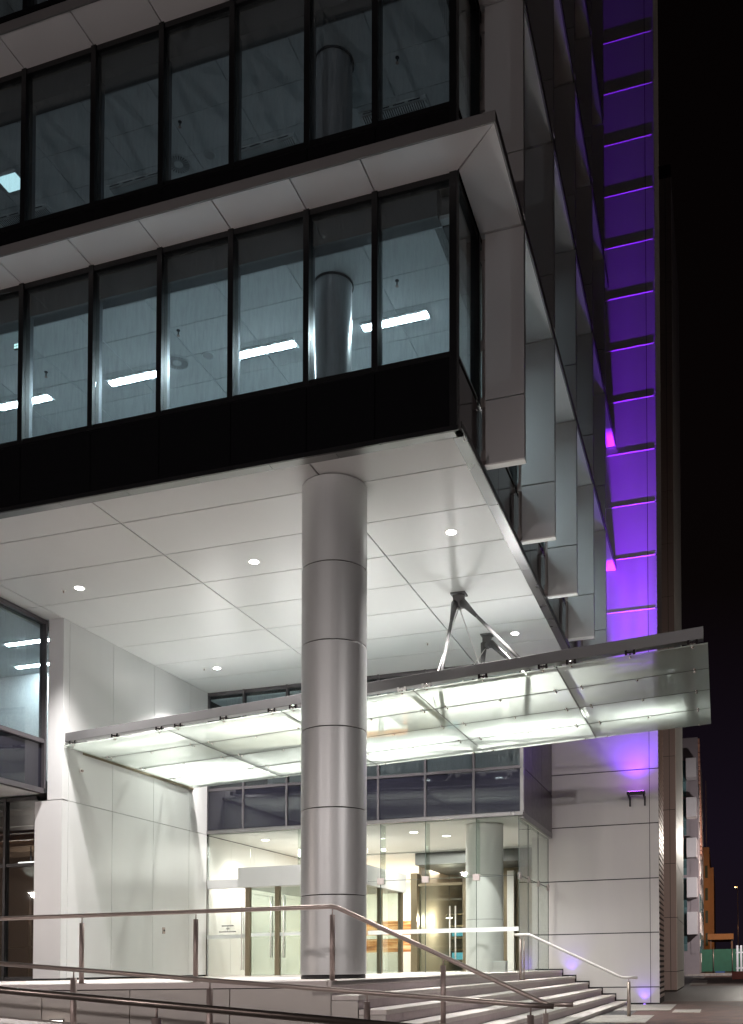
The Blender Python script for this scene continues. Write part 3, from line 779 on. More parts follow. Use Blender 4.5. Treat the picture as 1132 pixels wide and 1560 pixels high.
# --- glass canopy
ZC = 5.41
FL, BL, FR, BR = Vector((-15.0, 19.64)), Vector((-14.93, 25.55)), Vector((-0.17, 17.08)), Vector((-0.18, 22.94))
def cp(s, t):                       # s along the front (0 left .. 1 right), t into depth
    return (FL * (1 - s) + FR * s) * (1 - t) + (BL * (1 - s) + BR * s) * t
can = thing('glass_canopy', 'wide frosted glass entrance canopy on a grey steel edge beam, hung from the soffit', 'canopy', (-7.5, 21, ZC))
SJ = [0.0, 0.213, 0.418, 0.625, 0.82, 1.0]
TJ = [0.0, 0.25, 0.5, 0.75, 1.0]
for i in range(5):
    for j in range(4):
        e = 0.0009; e2 = 0.0022
        q = [cp(SJ[i] + e, TJ[j] + e2), cp(SJ[i + 1] - e, TJ[j] + e2), cp(SJ[i + 1] - e, TJ[j + 1] - e2), cp(SJ[i] + e, TJ[j + 1] - e2)]
        m = MB(); m.prism([tuple(p) for p in q], ZC, ZC + 0.018)
        m.build('glass_panel', M['glass_canopy'], can)
def beam_poly(s0, s1, t0, t1):
    return [tuple(cp(s0, t0)), tuple(cp(s1, t0)), tuple(cp(s1, t1)), tuple(cp(s0, t1))]
m = MB(); m.prism(beam_poly(0.0, 0.994, 0.012, 0.045), ZC + 0.12, ZC + 0.33); m.build('front_beam', M['beam'], can, bevel=0.006)
m = MB(); m.prism(beam_poly(0.02, 0.985, 0.95, 0.98), ZC + 0.14, ZC + 0.30); m.build('back_beam', M['beam'], can)
for s in (0.001, 0.205, 0.41, 0.617, 0.812, 0.96):
    m = MB(); m.prism(beam_poly(s, s + 0.007, 0.05, 0.945), ZC + 0.15, ZC + 0.27); m.build('cross_beam', M['beam'], can)
for t_ in (0.25, 0.5, 0.75):
    m = MB(); m.prism(beam_poly(0.012, 0.955, t_ - 0.004, t_ + 0.004), ZC + 0.095, ZC + 0.145); m.build('purlin', M['beam'], can)
for s in SJ[1:-1]:
    m = MB(); m.prism(beam_poly(s - 0.0008, s + 0.0008, 0.002, 0.998), ZC - 0.003, ZC + 0.016); m.build('joint_seal', M['black'], can)
for t_ in TJ[1:-1]:
    for i in range(5):
        m = MB(); m.prism(beam_poly(SJ[i] + 0.001, SJ[i + 1] - 0.001, t_ - 0.0021, t_ + 0.0021), ZC - 0.003, ZC + 0.016); m.build('joint_seal', M['black'], can)
# clamps
for i in range(5):
    for s in (SJ[i] + 0.018, SJ[i + 1] - 0.018, (SJ[i] + SJ[i + 1]) / 2):
        for t_ in (0.012, 0.235, 0.265, 0.485, 0.515, 0.735, 0.765, 0.985):
            if abs(s - (SJ[i] + SJ[i + 1]) / 2) < 1e-6 and t_ not in (0.012, 0.265, 0.515, 0.765): continue
            p = cp(s, t_)
            m = MB() if t_ == 0.012 and s else MB()
            if t_ == 0.012:
                m.tube((p.x, p.y, ZC - 0.02), (p.x, p.y, ZC + 0.10), 0.022, 8)
                m.box(p.x - 0.09, p.x + 0.09, p.y - 0.03, p.y + 0.03, ZC + 0.055, ZC + 0.085)
                m.box(p.x - 0.09, p.x - 0.05, p.y - 0.035, p.y + 0.035, ZC + 0.03, ZC + 0.115)
                m.box(p.x + 0.05, p.x + 0.09, p.y - 0.035, p.y + 0.035, ZC + 0.03, ZC + 0.115)
                m.build('glass_clamp', M['chrome'], can)
            else:
                m.tube((p.x, p.y, ZC - 0.02), (p.x, p.y, ZC + 0.10), 0.02, 8)
                m.build('glass_bolt', M['chrome'], can)
m = MB(); m.prism(beam_poly(0.004, 0.66, 0.046, 0.066), ZC + 0.035, ZC + 0.05); m.build('light_strip', M['E_strip'], can)
m = MB(); m.prism([tuple(cp(-0.006, 0.0)), tuple(cp(-0.0006, 0.0)), tuple(cp(-0.0006, 1.0)), tuple(cp(-0.006, 1.0))], ZC - 0.05, ZC + 0.03); m.build('wall_channel', M['bronze'], can)
# hangers
def hanger(bu, bv, feet, rods, big):
    m = MB()
    m.box(bu - 0.17 * big, bu + 0.17 * big, bv - 0.14, bv + 0.14, ZS - 0.04, ZS - 0.006)
    m.box(bu - 0.13 * big, bu + 0.13 * big, bv - 0.05, bv - 0.015, ZS - 0.34, ZS - 0.04); m.box(bu - 0.13 * big, bu + 0.13 * big, bv + 0.015, bv + 0.05, ZS - 0.34, ZS - 0.04)
    m.tube((bu, bv - 0.09, ZS - 0.30), (bu, bv + 0.09, ZS - 0.30), 0.05, 12)
    m.build('hanger_bracket', M['hanger'], can)
    for (fu, fv, fz), off in feet:
        a = Vector((bu + off, bv, ZS - 0.22)); b = Vector((fu, fv, fz)); c = a.lerp(b, 0.28)
        m = MB(); m.tube(a, c, 0.085, 12, r1=0.036); m.tube(c, b, 0.036, 12); m.build('hanger_strut', M['hanger'], can)
    for (fu, fv, fz) in rods:
        m = MB(); m.tube((bu, bv, ZS - 0.30), (fu, fv, fz), 0.011, 6); m.build('hanger_rod', M['steel_white'], can)
f1, f2 = cp(0.662, 0.03), cp(0.772, 0.03)
hanger(-5.67, 21.3, [((f1.x, f1.y, ZC + 0.3), -0.10), ((f2.x, f2.y, ZC + 0.3), 0.10)], [(-5.45, 18.5, ZC + .2), (-4.6, 20.0, ZC + .2)], 1.0)
g1, g2 = cp(0.62, 0.96), cp(0.80, 0.96)
hanger(-5.70, 24.2, [((g1.x, g1.y, ZC + 0.25), -0.08), ((g2.x, g2.y, ZC + 0.25), 0.10)], [(-6.6, 22.0, ZC + .2)], 0.85)
# linear lamps lying above the rear glass, the short right one added to brighten its end
for i, (s0, s1) in enumerate(((0.05, 0.19), (0.445, 0.59), (0.66, 0.80), (0.87, 0.95))):
    c = (cp(s0, 0.80) + cp(s1, 0.80)) / 2
    lab = ('linear lamp over the rear canopy glass beside the white side wall', 'linear lamp over the rear canopy glass just right of the column', 'linear lamp over the rear canopy glass near the canopy joint before the purple wall', 'short linear lamp over the free right end of the canopy glass')[i]
    t = thing('canopy_lamp', lab, 'lamp', (c.x, c.y, ZC + 0.5), 'linear lamps over the canopy glass')
    m = MB(); m.prism([tuple(cp(s0, 0.713)), tuple(cp(s1, 0.713)), tuple(cp(s1, 0.728)), tuple(cp(s0, 0.728))], ZC + 0.82, ZC + 0.90); m.build('housing', M['header'], t)
    m = MB(); m.prism([tuple(cp(s0, 0.715)), tuple(cp(s1, 0.715)), tuple(cp(s1, 0.726)), tuple(cp(s0, 0.726))], ZC + 0.805, ZC + 0.818); m.build('lens', M['E_canopy'], t)
    lc_ = cp((s0 + s1) / 2, 0.80); ld = (cp(s1, 0.8675) - cp(s0, 0.8675))
    for kk in (0.12, 0.5, 0.88):
        pk = cp(s0 + (s1 - s0) * kk, 0.72)
        lamp('canopy_glow', 'SPOT', (pk.x, pk.y, ZC + 0.79), 215 if i < 3 else 85, (1, 1, 0.97), aim=(pk.x, pk.y, 0), spot_size=R(160), spot_blend=1.0, shadow_soft_size=0.08)
    for s in (s0 + 0.01, s1 - 0.01):
        p = cp(s, 0.72); q = cp(s, 0.955)
        m = MB(); m.tube((p.x, p.y, ZC + 0.86), (q.x, q.y, ZC + 0.25), 0.012, 6); m.build('arm', M['header'], t)
# soffit uplights fixed on the canopy back beam
for i, s in enumerate((0.08, 0.25, 0.42, 0.57, 0.70, 0.84)):
    p = cp(s, 0.93)
    t = thing('soffit_uplight', ('small uplight on the canopy back beam beside the white wall', 'small uplight on the canopy back beam, second from the white wall', 'small uplight on the canopy back beam behind the column', 'small uplight on the canopy back beam just right of the column', 'small uplight on the canopy back beam below the rear bracket', 'small uplight on the canopy back beam nearest the purple wall')[i], 'uplight', (p.x, p.y, ZC + 0.3), 'soffit uplights on the canopy')
    m = MB(); m.box(p.x - 0.12, p.x + 0.12, p.y - 0.06, p.y + 0.06, ZC + 0.30, ZC + 0.38); m.build('housing', M['beam'], t)
    m = MB(); m.box(p.x - 0.10, p.x + 0.10, p.y - 0.045, p.y + 0.045, ZC + 0.381, ZC + 0.386); m.build('lens', M['E_office'], t)
    lamp('uplight_beam', 'SPOT', (p.x, p.y, ZC + 0.46), 130, (1, 0.97, 0.95), aim=(p.x + 0.3, p.y - 5.5, ZS), spot_size=R(150), spot_blend=1.0, shadow_soft_size=0.12)

# --- entrance vestibule
ves = thing('entrance_vestibule', 'glazed door box with a pale square header and bronze posts, behind the column', 'vestibule', (-11.7, 28, DK))
m = MB(); m.box(-13.55, -9.8, 25.72, 25.78, 2.42, 3.0); m.box(-9.86, -9.8, 25.78, 30.1, 2.42, 3.0); m.box(-13.55, -13.49, 25.78, 30.1, 2.42, 3.0); m.box(-13.49, -9.86, 25.78, 30.1, 2.94, 3.0); m.box(-13.49, -9.86, 25.8, 30.1, 2.42, 2.46)
m.build('header', M['header'], ves)
for u, v in ((-13.3, 25.9), (-9.92, 26.0), (-9.92, 27.9), (-9.92, 29.9), (-12.35, 25.9)):
    m = MB(); m.box(u - 0.07, u + 0.07, v - 0.07, v + 0.07, DK, 2.42); m.build('post', M['bronze'], ves, bevel=0.005)
m = MB(); m.box(-9.93, -9.918, 26.08, 29.82, DK, 2.42); m.build('side_glass', M['glass_clear'], ves)
m = MB(); m.box(-13.36, -13.348, 26.0, 29.9, DK, 2.42); m.build('side_glass', M['glass_green'], ves)
m = MB(); m.box(-13.5, -9.9, 30.0, 30.015, DK, 2.42); m.build('rear_glass', M['glass_green'], ves)
for a, b in ((-13.22, -12.43), (-12.27, -11.2), (-11.2, -10.0)):
    m = MB(); m.box(a, b, 25.89, 25.905, DK + 0.02, 2.40); d = m.build('door_leaf', M['glass_green'], ves)
    if a < -12:
        hu = b - 0.12 if a < -13 else a + 0.12
        m = MB()
        for s in (-0.06, 0.06): m.tube((hu, 25.9 + s, 0.35), (hu, 25.9 + s, 2.15), 0.018, 8)
        for zz in (0.7, 1.85): m.tube((hu, 25.84, zz), (hu, 25.96, zz), 0.01, 6)
        m.build('handle', M['steel_white'], d)
m = MB(); m.box(-13.2, -9.95, 25.884, 25.888, 0.98, 1.08); m.build('marking_band', M['film'], ves)

# --- lobby pieces
for u, v, lab in ((-13.9, 28.2, 'lobby downlight above the left swing door'), (-12.4, 29.3, 'lobby downlight above the door box'), (-9.0, 28.4, 'small lobby downlight right of the big column'), (-8.3, 29.6, 'lobby downlight left of the round lobby column'), (-7.3, 30.4, 'oval lobby downlight touching the round lobby column')):
    t = thing('lobby_downlight', lab, 'downlight', (u, v, 4.14), 'lobby downlights')
    m = MB(); m.lathe(u, v, [(0.12, 4.13), (0.15, 4.125), (0.16, 4.139)], 24); m.build('rim', M['steel_white'], t)
    m = MB(); m.disc_z(u, v, 4.128, 4.134, 0.12, 24); m.build('lens', M['E_lobby'], t)
    lamp('lobby_beam', 'SPOT', (u, v, 4.05), 520, (1, 0.93, 0.84), aim=(u, v, 0), spot_size=R(140), spot_blend=1.0, shadow_soft_size=0.1)
lamp('lobby_cove', 'AREA', (-13.4, 40, 3.9), 1300, (1, 0.92, 0.80), aim=(-13.4, 40, 0), shape='RECTANGLE', size=3.6, size_y=7.0)
lamp('lobby_front_trough', 'AREA', (-10.5, 31.5, 4.05), 500, (1, 0.97, 0.9), aim=(-10.5, 31.5, 0), shape='RECTANGLE', size=6, size_y=2.0)
t = thing('timber_feature_wall', 'low wall of glowing orange layered timber deep in the lobby', 'feature wall', (-12.6, 37, DK))
m = MB(); m.box(-13.9, -11.75, 36.8, 37.1, 0.62, 1.16); m.box(-13.9, -11.75, 36.8, 37.1, 1.30, 1.86); m.build('layered_panel', M['strata'], t)
m = MB(); m.box(-13.95, -11.7, 36.78, 37.15, DK, 0.62); m.build('plinth', M['lobby_white'], t)
m = MB(); m.box(-13.95, -11.7, 36.78, 37.15, 1.16, 1.30); m.build('shelf_strip', M['film'], t)
lamp('feature_wash', 'AREA', (-12.8, 35.6, 3.2), 120, (1, 0.85, 0.65), aim=(-12.8, 37, 1.2), shape='RECTANGLE', size=2.0, size_y=0.2)
t = thing('inner_door', 'tall inner glass door with long white pull handles at the back of the lobby', 'door', (-9.9, 35.7, DK))
m = MB(); m.box(-11.1, -9.4, 35.7, 35.712, DK, 3.1); m.build('leaf', M['glass_green'], t)
m = MB()
for du in (0, 0.22): m.tube((-9.85 + du, 35.62, 0.3), (-9.85 + du, 35.62, 2.3), 0.03, 8)
m.build('handle', M['steel_white'], t)
m = MB(); m.box(-11.12, -9.38, 35.66, 35.75, 3.1, 3.2); m.build('frame', M['bronze'], t)
t = thing('display_shelf', 'teal lit display shelving behind the inner door', 'shelving', (-10.3, 40, DK))
m = MB()
for k in range(5): m.box(-11.1, -9.5, 40.0, 40.3, 0.2 + k * 0.5, 0.25 + k * 0.5)
m.build('shelf', M['bronze'], t)
m = MB(); m.box(-11.0, -10.3, 40.1, 40.14, 1.3, 1.62); m.box(-10.15, -9.6, 40.1, 40.14, 0.75, 1.1); m.box(-11.0, -10.2, 40.1, 40.14, 0.3, 0.6); m.build('screen', M['E_screen'], t)
t = thing('pendant_light', 'warm pendant lamp seen through the inner lobby door', 'lamp', (-10.4, 37.5, 1.9))
m = MB(); m.tube((-10.4, 37.5, 2.1), (-10.4, 37.5, 4.09), 0.008, 6); m.build('cord', M['black'], t)
m = MB(); m.lathe(-10.4, 37.5, [(0.03, 2.1), (0.12, 2.06), (0.14, 1.96)], 20); m.build('shade', M['bronze'], t)
m = MB(); m.disc_z(-10.4, 37.5, 1.94, 1.955, 0.13, 20); m.build('bulb', M['E_lobby'], t)
lamp('pendant_glow', 'POINT', (-10.4, 37.5, 1.85), 240, (1, 0.88, 0.7), shadow_soft_size=0.12)
t = thing('oval_light', 'bright oval ceiling lamp behind the dark shopfront at far left', 'ceiling light', (-19.4, 24, 3.2))
m = MB(); m.tube((-19.4, 24, 3.28), (-19.4, 24, 4.0), 0.02, 8); m.build('stem', M['black'], t)
m = MB(); m.box(-19.75, -19.05, 23.85, 24.15, 3.17, 3.28); m.build('lens', M['E_oval'], t, bevel=0.04)
lamp('oval_glow', 'POINT', (-19.4, 24, 3.05), 260, (1, 0.9, 0.8), shadow_soft_size=0.2)
t = thing('rubbish_bin', 'small white bin inside the glass corner beside the round lobby column', 'bin', (-5.95, 26.95, DK))
m = MB(); m.box(-6.15, -5.8, 26.8, 27.1, DK, DK + 0.28); m.build('body', M['lobby_white'], t, bevel=0.01)
m = MB(); m.box(-6.16, -5.79, 26.79, 27.11, DK + 0.28, DK + 0.31); m.build('lid', M['film'], t)
t = thing('door_button', 'small dark push button plate on the white side wall', 'button', (-15, 24.1, 1.15))
m = MB(); m.box(UL, UL + 0.02, 24.02, 24.14, 1.06, 1.24); m.build('plate', M['steel_dark'], t)
m = MB(); m.tube((UL + 0.02, 24.08, 1.15), (UL + 0.035, 24.08, 1.15), 0.03, 12); m.build('button', M['black'], t)
t = thing('wall_camera', 'tiny round camera on the white side wall just below the canopy', 'camera', (-15, 20.3, 4.95))
m = MB(); m.tube((UL, 20.3, 4.95), (UL + 0.04, 20.3, 4.95), 0.05, 14); m.build('base', M['steel_white'], t)
m = MB(); m.tube((UL + 0.04, 20.3, 4.95), (UL + 0.08, 20.3, 4.93), 0.03, 12); m.build('lens', M['steel_dark'], t)

# --- staircase and front wall
st = thing('entrance_stairs', 'broad flight of pale granite steps running down beside the column to the pavement', 'stairs', (-4, 20, ZG))
for k in range(6):
    z = DK - 0.2 * k
    a0, a1 = nose(k, 12.6), nose(k, 31.36)
    b0, b1 = nose(k + 1, 12.6), nose(k + 1, 31.36)
    lo = z - 0.2 if k < 5 else ZG + 0.003
    if k:   # tread slab
        c0, c1 = nose(k - 1, 12.6), nose(k - 1, 31.36)
        m = MB(); m.prism([(c0 + 0.002, 12.6), (a0, 12.6), (a1, 31.36), (c1 + 0.002, 31.36)], z - 0.07, z); m.build('tread', M['step'], st, bevel=0.006)
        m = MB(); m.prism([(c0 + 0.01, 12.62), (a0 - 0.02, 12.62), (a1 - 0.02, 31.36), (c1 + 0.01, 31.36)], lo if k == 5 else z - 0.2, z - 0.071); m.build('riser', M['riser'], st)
    else:
        m = MB(); m.prism([(a0 - 0.4, 12.6), (a0, 12.6), (a1, 31.36), (a1 - 0.4, 31.36)], z - 0.075, z + 0.003); m.build('tread', M['step'], st, bevel=0.006)
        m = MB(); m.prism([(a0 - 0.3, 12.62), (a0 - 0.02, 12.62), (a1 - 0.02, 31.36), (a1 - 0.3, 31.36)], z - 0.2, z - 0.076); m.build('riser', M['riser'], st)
fw = thing('ramp_wall', 'low grey panelled wall under the landing behind the ramp handrails', 'wall', (-10, 12.6, ZG))
m = MB()
js = [-24, -22.0, -20.4, -18.8, -17.2, -15.6, -14.0, -12.4, -11.2, -9.97, -8.42, -6.77, -5.20]
for i in range(len(js) - 1): m.box(js[i] + 0.008, js[i + 1] - 0.008, 12.62, 12.66, ZG, DK - 0.10)
for k in range(6):
    if DK - 0.2 * (k + 1) > ZG: m.box(nose(k, 12.6) + 0.008, nose(k + 1, 12.6) - 0.008, 12.585, 12.615, ZG, DK - 0.2 * (k + 1) - 0.075)
m.build('panel', M['ramp_wall'], fw)
m = MB(); m.box(-24, -5.25, 12.57, 12.655, DK - 0.085, DK + 0.004); m.build('coping', M['deck'], fw, bevel=0.006)
m = MB(); m.box(-24, nose(5, 12.6) - 0.4, 12.662, 12.70, ZG, DK - 0.07 if False else ZG + 0.05); m.box(-24, -5.24, 12.665, 12.70, ZG, DK - 0.07); m.build('backing', M['soffit_dark_gap'], fw)
t = thing('step_light', 'small lit recessed light in a dark frame low on the ramp wall', 'wall light', (-9.7, 12.6, -0.8))
m = MB(); m.box(-9.82, -9.80, 12.60, 12.63, -0.92, -0.70); m.box(-9.58, -9.56, 12.60, 12.63, -0.92, -0.70); m.box(-9.80, -9.58, 12.60, 12.63, -0.715, -0.70); m.box(-9.80, -9.58, 12.60, 12.63, -0.92, -0.90); m.build('frame', M['black'], t)
m = MB(); m.box(-9.80, -9.58, 12.612, 12.625, -0.90, -0.715); m.build('lens', M['E_step'], t)
rp = MB(); rp.prism([(-17, 5.6), (-1.8, 5.6), (-1.8, 12.5), (-17, 12.5)], ZG, ZG + 0.004)
# the ramp itself (sloping slab below the frame)
m = MB()
n = len(m.v); 
def rz(u): return 0.131 - 0.082 * (u + 8.52) - 0.97
P = [(-12.5, rz(-12.5)), (-1.9, ZG + 0.012)]
m.v += [(-12.5, 6.2, ZG), (-1.9, 6.2, ZG + 0.004), (-1.9, 12.5, ZG + 0.004), (-12.5, 12.5, ZG), (-12.5, 6.2, rz(-12.5)), (-1.9, 6.2, ZG + 0.02), (-1.9, 12.5, ZG + 0.02), (-12.5, 12.5, rz(-12.5))]
for f in ((0, 3, 2, 1), (4, 5, 6, 7), (0, 1, 5, 4), (1, 2, 6, 5), (2, 3, 7, 6), (3, 0, 4, 7)): m.f.append(f); m.m.append(0)
tag(m.build('ramp', M['deck'], o=(-6, 9, ZG)), kind='structure')

# --- handrails
def post(parent, u, v, z0, z1, r=0.037, mat='steel_dark'):
    m = MB(); m.tube((u, v, z0), (u, v, z1 - 0.10), r, 14); m.tube((u, v, z0), (u, v, z0 + 0.012), r * 1.9, 16); m.tube((u, v, z1 - 0.10), (u, v, z1 - 0.02), 0.009, 8)
    return m.build('post', M[mat], parent)
h1 = thing('landing_handrail', 'brown toned steel handrail along the landing edge, bending down the near end of the steps', 'handrail', (-6, 12.72, DK))
m = MB(); m.path([(-24, 12.75, 0.875), (-5.26, 12.75, 0.875), (-5.16, 12.75, 0.855), (-2.30, 12.75, -0.47), (-2.18, 12.75, -0.515), (-1.86, 12.75, -0.52)], 0.033, 14); m.build('rail', M['steel'], h1)
for u in (-21.3, -19.3, -17.3, -15.3, -13.3, -11.3, -9.36, -7.40, -5.24): post(h1, u, 12.75, DK, 0.86)
post(h1, -3.62, 12.75, DK - 0.6, 0.12)
post(h1, -2.22, 12.75, ZG, -0.53)
h2 = thing('upper_ramp_handrail', 'thin steel handrail sloping down across the ramp wall to the stair rail foot', 'handrail', (-6, 10, ZG))
m = MB(); m.path([(-13, 10, 0.131 + 0.082 * 4.48), (-1.95, 10, -0.408), (-1.66, 10, -0.425)], 0.029, 14); m.build('rail', M['steel'], h2)
for u in (-12.4, -10.2, -7.45, -5.62, -3.70, -1.90):
    z = 0.131 - 0.082 * (u + 8.52); zb = max(ZG, z - 0.97)
    post(h2, u, 10, zb, z + 0.0)
h3 = thing('lower_ramp_handrail', 'thicker dark steel handrail nearest the viewer, sloping down to the right at the bottom edge', 'handrail', (-5, 6.37, ZG))
m = MB(); m.path([(-9, 6.37, -0.122 + 0.085 * 3.57), (-1.4, 6.37, -0.122 - 0.085 * 4.03)], 0.029, 16); m.build('rail', M['rail_dark'], h3)
for u in (-8.0, -6.2, -4.02, -2.1):
    z = -0.122 - 0.085 * (u + 5.43); post(h3, u, 6.37, max(ZG, z - 0.97), z)
h4 = thing('far_handrail', 'bright pale steel handrail running down the steps beside the tall wall', 'handrail', (-3.4, 24.1, ZG))
m = MB(); m.path([(-4.98, 24.1, 0.775), (-4.63, 24.1, 0.775), (-4.55, 24.1, 0.745), (-2.42, 24.1, -0.29), (-2.32, 24.1, -0.325), (-1.96, 24.1, -0.335)], 0.034, 14); m.build('rail', M['steel_white'], h4)
post(h4, -4.83, 24.1, DK - 0.2, 0.765, 0.034, 'steel'); post(h4, -4.74, 24.1, DK - 0.2, 0.765, 0.02, 'steel'); post(h4, -2.17, 24.1, ZG, -0.335, 0.045, 'steel')

# --- purple floodlight on the tower wall
fl = thing('floodlight', 'black bracket floodlight fixed on the pale wall, throwing purple light upward', 'floodlight', (-2.52, VT, 5.25))
m = MB(); m.box(-2.80, -2.24, VT - 0.62, VT - 0.40, 5.27, 5.36); m.build('body', M['black'], fl, bevel=0.01)
for u in (-2.77, -2.31):
    m = MB(); m.box(u, u + 0.05, VT - 0.58, VT - 0.001, 5.20, 5.268); m.box(u, u + 0.05, VT - 0.09, VT - 0.001, 4.98, 5.199); m.build('bracket', M['black'], fl)
m = MB(); m.box(-2.76, -2.28, VT - 0.59, VT - 0.43, 5.361, 5.366); m.build('lens', M['E_purple'], fl)
PUR = (0.23, 0.012, 1.0)
for bu in (-3.55, -2.65, -1.85):
    lamp('flood_beam', 'SPOT', (-2.52 + (bu + 2.65) * 0.2, VT - 0.55, 5.42), 22000, PUR, aim=(bu, VT - 0.02, 17.5), spot_size=R(12.5), spot_blend=1.0, shadow_soft_size=0.05)
lamp('flood_wash', 'SPOT', (-2.52, VT - 0.60, 5.42), 480, (0.20, 0.03, 1.0), aim=(-2.75, VT - 0.45, 12), spot_size=R(112), spot_blend=1.0, shadow_soft_size=0.1)
# small blue ground lights
for u, v, z, lab in ((-2.33, VT - 0.16, ZG + 0.012, 'tiny violet ground light at the foot of the tall wall'), (nose(1, 31) - 0.12, VT - 0.22, DK - 0.2, 'tiny violet light set in the second step against the wall')):
    t = thing('ground_light', lab, 'ground light', (u, v, z), 'violet ground lights')
    m = MB(); m.lathe(u, v, [(0.035, z + 0.006), (0.05, z + 0.008), (0.055, z)], 16); m.build('rim', M['steel_white'], t)
    m = MB(); m.disc_z(u, v, z, z + 0.007, 0.035, 16); m.build('lens', M['E_blue'], t)
    lamp('ground_beam', 'SPOT', (u, v, z + 0.03), 22, (0.22, 0.08, 1.0), aim=(u, v + 0.10, z + 0.9), spot_size=R(100), spot_blend=1.0, shadow_soft_size=0.02)

# ================================================================ FAR STREET
fb = thing('far_apartment_block', 'distant apartment block with stacked white balcony boxes and a slatted terracotta edge', 'building', (-4, 101, ZG))
m = MB(); m.box(-9, -2.15, 101, 128, ZG, 22.6); m.build('wall', M['far_wall'], fb)
for z0, z1 in ((18.3, 20.2), (14.4, 16.3), (10.4, 12.3), (6.45, 8.4), (2.8, 5.0)):
    m = MB(); m.box(-3.25, -2.28, 99.2, 100.98, z0, z1); m.build('balcony', M['far_white'], fb)
    m = MB(); m.box(-3.95, -3.30, 100.9, 100.98, z0 - 1.6, z1 + 0.1); f = m.build('window', M['far_glass'], fb)
    m = MB(); m.box(-3.95, -3.30, 100.85, 100.89, z0 - 0.9, z0 - 0.15); m.build('lit_pane', M['far_lit'], f)
    m = MB(); m.box(-2.95, -2.45, 100.9, 100.98, z0 - 1.9, z0 - 0.15); m.build('balcony_door', M['far_wall'], fb)
m = MB()
for k in range(26):
    z = 22.5 - k * 0.42
    m.box(-2.14, -1.98, 101.2 + k * 0.30, 103.4 + k * 0.45, z - 0.36, z)
m.build('slatted_edge', M['far_slat'], fb)
m = MB()
random.seed(3)
for k in range(70):
    v = 101.3 + random.random() * 22; z = -0.5 + random.random() * 17
    m.tube((-2.10, v, z), (-2.10, v + 0.8 + random.random() * 1.6, z + 1.2 + random.random() * 1.4), 0.035, 5)
m.build('cable_trellis', M['steel_white'], fb)
for k in range(5):
    for z in (1.0, 5.0):
        m = MB(); m.box(-2.15, -2.06, 103 + k * 4.6, 105.4 + k * 4.6, z, z + 2); m.build('flank_window', M['far_glass'], fb)
ft = thing('orange_lit_building', 'far building washed in orange street light at the end of the street', 'building', (-2.2, 180, ZG))
m = MB(); m.box(-8, -2.0, 180, 230, ZG, 20.5); m.build('wall', M['orange'], ft)
m = MB(); m.box(-2.0, -1.3, 182, 225, ZG, 17.0); m.build('side_wing', M['orange'], ft)
for z in (3, 7, 11, 15):
    m = MB(); m.box(-2.75, -2.3, 179.9, 179.99, z, z + 2.2); m.build('window', M['far_glass'], ft)
m = MB(); m.box(-2.62, -2.48, 184, 184.2, 20.4, 33.0); m.build('mast', M['far_wall'], ft)
aw = thing('entrance_awning', 'orange lit flat awning projecting over the far end of the street', 'awning', (0, 150, ZG))
m = MB(); m.box(-2.0, 1.65, 150, 168, 3.35, 4.2); m.build('roof', M['orange'], aw)
for u in (-1.7, 1.3): m = MB(); m.box(u, u + 0.25, 151, 151.3, ZG, 3.35); m.build('post', M['far_wall'], aw)
gf = thing('site_fence', 'green shade cloth fence panels closing off the far end of the pavement', 'fence', (-1, 112, ZG))
m = MB(); m.box(-3.4, 2.3, 112, 112.05, -1.0, 1.45); m.build('mesh_sheet', M['green_mesh'], gf)
for u in (-3.42, -0.9, 1.1, 2.3):
    m = MB(); m.tube((u, 111.9, ZG + 0.13), (u, 111.9, 1.6), 0.05, 8); m.build('post', M['steel'], gf)
for u in (-3.3, -0.2): m = MB(); m.box(u - 0.5, u + 0.5, 111.3, 112, ZG + 0.0, ZG + 0.3); m.build('base_block', M['blue_base'], gf)
rb = thing('red_barrier', 'low red plastic barrier at the right edge of the pavement', 'barrier', (1.4, 76, ZG))
m = MB(); m.box(0.70, 2.6, 76, 76.5, ZG + 0.01, ZG + 0.58); m.build('body', M['red'], rb, bevel=0.04)
m = MB(); m.box(0.72, 2.5, 75.9, 76.6, ZG + 0.006, ZG + 0.10); m.build('foot', M['red'], rb)
wb = thing('white_barrier', 'white slatted barrier standing behind the red one at the right edge', 'barrier', (1.6, 92, ZG))
for k in range(6): m = MB(); m.box(1.25 + k * 0.32, 1.42 + k * 0.32, 92, 92.06, ZG + 0.2, 1.5); m.build('slat', M['barrier_white'], wb)
for z in (-0.6, 0.8): m = MB(); m.box(1.2, 3.1, 92.07, 92.12, z, z + 0.12); m.build('crossbar', M['barrier_white'], wb)
t = thing('safety_light', 'small yellow green lamp glowing behind the green fence', 'lamp', (-0.6, 118, 1.0))
m = MB(); m.tube((-0.6, 118, ZG), (-0.6, 118, 0.9), 0.04, 8); m.build('pole', M['steel'], t)
m = MB(); m.lathe(-0.6, 118, [(0.02, 0.9), (0.16, 0.96), (0.16, 1.1), (0.02, 1.16)], 14); m.build('bulb', M['E_green'], t)

